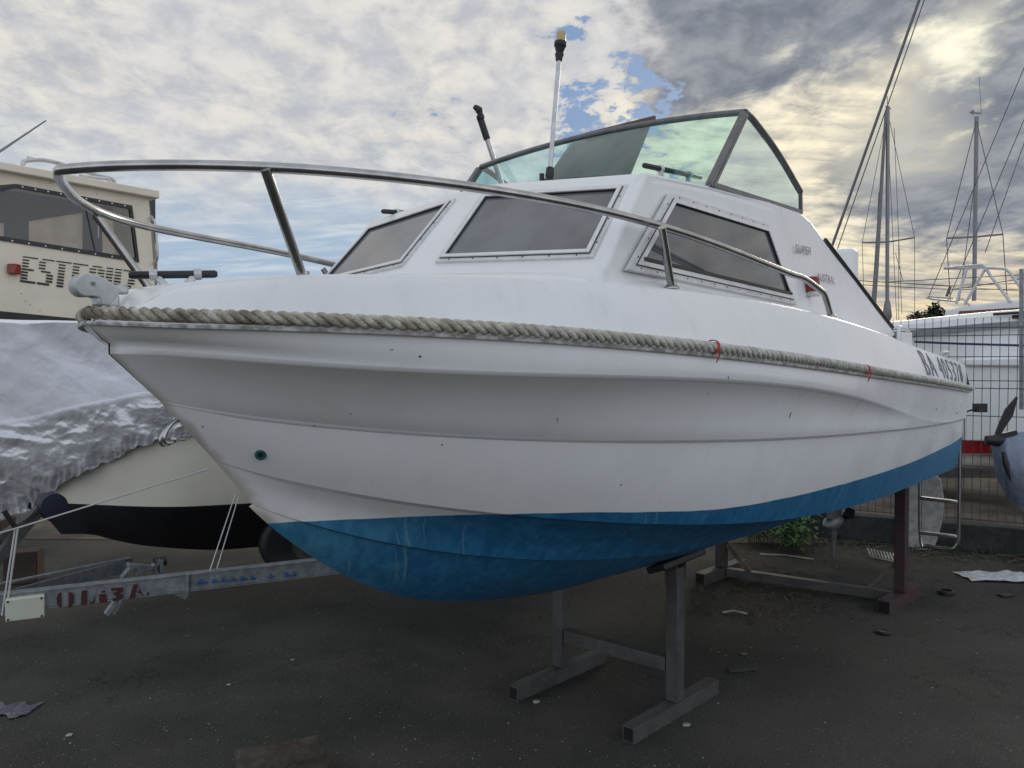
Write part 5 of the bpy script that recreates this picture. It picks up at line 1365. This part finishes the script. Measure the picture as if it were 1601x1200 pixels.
for k in range(60):
    p = fpt(rnd.uniform(-2.6, 2.2), .01, .15 + abs(rnd.gauss(0, .25))); a = rnd.uniform(-.5, .5); mb.tube([p, p + Vector((math.cos(a) * .1, math.sin(a) * .1, .02)), p + Vector((math.cos(a) * .25, math.sin(a) * .2, .008))], .004, 5)
tag(mb.build('leaf_litter', M['dry'], recalc=False, smooth=False), 'dry leaves and twigs scattered near the fence', 'litter', kind='stuff')
def chips(name, n, mt, lo, hi, region, label):
    mb = MB(); r_ = random.Random(len(name))
    for k in range(n):
        x, y = region(r_); p = ground(x, y); s = r_.uniform(lo, hi); a = r_.uniform(0, PI)
        u = Vector((math.cos(a), math.sin(a), 0)) * s; v = Vector((-math.sin(a), math.cos(a), 0)) * s * r_.uniform(.4, .9); z = Vector((0, 0, s * .5))
        mb.add([p + u, p + v, p - u * .8, p - v, p + z + u * .2], [(0, 1, 4), (1, 2, 4), (2, 3, 4), (3, 0, 4)])
    tag(mb.build(name, mt, recalc=False, smooth=False), label, 'chips', kind='stuff')
reg = lambda r: (r.uniform(0, 1601), 862 + 338 * r.random() ** 1.3)
chips('shell_chips', 420, M['chip'], .0015, .0055, reg, 'pale shell and stone chips strewn over the asphalt')
chips('gravel', 2600, M['dchip'], .002, .006, reg, 'loose dark grit on the asphalt')
for x, y, s in ((458, 1032, .016), (352, 1070, .014), (106, 1148, .016), (148, 936, .02), (955, 920, .018), (1070, 1135, .022)): pass
# single pieces of rubbish
for x, y, sz, mt, lab in ((457, 1032, .010, 'chip', 'white shell fragment on the asphalt left of the wooden block'), (357, 1071, .012, 'chip', 'white stone chip lying right of centre in the left foreground'), (108, 1150, .016, 'chip', 'pale stone chip in the lower left foreground'), (1072, 1134, .018, 'chip', 'crumpled white scrap beside the front trestle foot'), (1162, 1023, .022, 'dry', 'dry curled leaf on the asphalt under the stern'), (838, 1098, .018, 'chip', 'flat pale chip just in front of the left trestle foot')):
    p = ground(x, y); m_ = MB(); r_ = random.Random(int(x))
    ring_ = [p + Vector((math.cos(a) * sz * r_.uniform(.6, 1.2), math.sin(a) * sz * r_.uniform(.5, 1), .002)) for a in [2 * PI * k / 9 for k in range(9)]]
    m_.prism(ring_, (.002, 0, sz * .35)); tag(m_.build('leaf_scrap' if mt == 'dry' else 'stone_chip', M[mt], bevel=.001), lab, 'leaf' if mt == 'dry' else 'chip')
m_ = MB(); p = ground(1479, 929); m_.lathe([(.045, 0), (.05, .006), (.05, .024), (.045, .03), (.036, .03), (.036, .003)], p, (0, 0, 1), 24); tag(m_.build('black_ring', M['black']), 'small black rubber ring lying right of the rear trestle', 'ring')
m_ = MB(); p = ground(1572, 932); m_.box(p + Vector((0, 0, .008)), (.09, .05, .014), Matrix.Rotation(.3, 3, 'Z')); tag(m_.build('rubber_scrap', M['black'], bevel=.004), 'flat black scrap on the ground at the right edge', 'scrap')
m_ = MB(); p = ground(1381, 990); m_.lathe([(.04, 0), (.045, .01), (.03, .016), (.02, .012)], p, (0, 0, 1), 20); tag(m_.build('rubber_disc', M['black']), 'small black cap on the asphalt in front of the rear trestle', 'cap')
for (x1, y1, x2, y2, lab) in ((1188, 866, 1272, 874, 'pale thin batten lying on the ground behind the rear trestle'), (1130, 957, 1168, 959, 'thin pale stick on the asphalt between the trestles')):
    m_ = MB(); a = ground(x1, y1, .008); b = ground(x2, y2, .008); m_.tube([a, a.lerp(b, .5) + Vector((0, .03, .006)), b], .006, 6); tag(m_.build('stick', M['chip']), lab, 'stick')
m_ = MB(); a = ground(1138, 1048, .01); b = ground(1182, 1044, .01); m_.beam(a, b, .03, .016); tag(m_.build('bark_piece', M['kerb'], bevel=.004), 'dark sliver of bark on the asphalt right of the front trestle', 'bark')
# slatted pale grille and plastic sheet near the fence
m_ = MB(); a = ground(1358, 868, .02); b = ground(1398, 876, .02); d = (b - a)
for k in range(9): p = a + d * k / 8; m_.beam(p + Vector((0, -.03, .01)), p + Vector((.01, .04, .045)), .010, .006)
m_.beam(a + Vector((0, -.03, .0)), b + Vector((0, -.03, 0)), .008, .008); tag(m_.build('slatted_grille', M['chip']), 'small pale slatted grille lying beside the fence kerb', 'grille')
mb = MB(); rows = []; pc = ground(1580, 905)
for i in range(36):
    row = []
    for j in range(20):
        u = (i / 35 - .5) * .62; v = (j / 19 - .5) * .24; r_ = mnoise.noise(Vector((u * 9, v * 11, 3))) ; r2_ = ridged(Vector((u * 14, v * 14, 1)), 3)
        row.append(pc + Vector((u + .03 * r_, v + u * -.15 + .03 * r_, max(.004, .012 + .055 * r2_ * max(0, 1 - (2 * u / .62) ** 2) * max(0, 1 - (2 * v / .24) ** 2) + .01 * r_))))
    rows.append(row)
mb.grid(rows); tag(mb.build('plastic_sheet', M['bag'], recalc=False, sharp=80), 'crumpled milky plastic sheet on the ground near the right edge', 'plastic sheet')
mb = MB(); rows = []; pc = ground(12, 1112)
for i in range(24):
    rows.append([pc + Vector(((i / 23 - .5) * .22, (j / 13 - .5) * .13 + .02 * math.sin(i * .6), .006 + .012 * abs(mnoise.noise(Vector((i * .3, j * .4, 2)))))) for j in range(14)])
mb.grid(rows); tag(mb.build('plastic_scrap', mat('grey_film', (.12, .12, .15), .4), recalc=False), 'flat grey plastic scrap in the lower left corner', 'plastic sheet')
# old wooden block in the foreground
m_ = MB(); a = ground(432, 1240); R_ = Matrix.Rotation(.42, 3, 'Z'); 
p0 = ground(440, 1225); p0.z = .06
m_.box(p0, (.30, .16, .12), R_); blk = m_.build('timber_block', M['stone'], bevel=.012, seg=2)
sub = blk.modifiers.new('sub', 'SUBSURF'); sub.subdivision_type = 'SIMPLE'; sub.levels = 4; sub.render_levels = 5
tx = bpy.data.textures.new('rough', 'CLOUDS'); tx.noise_scale = .05; dsp = blk.modifiers.new('disp', 'DISPLACE'); dsp.texture = tx; dsp.strength = .022
tag(blk, 'old worn block with reddish patches at the bottom edge of the foreground', 'block')
print('TOTAL', len(bpy.data.objects))
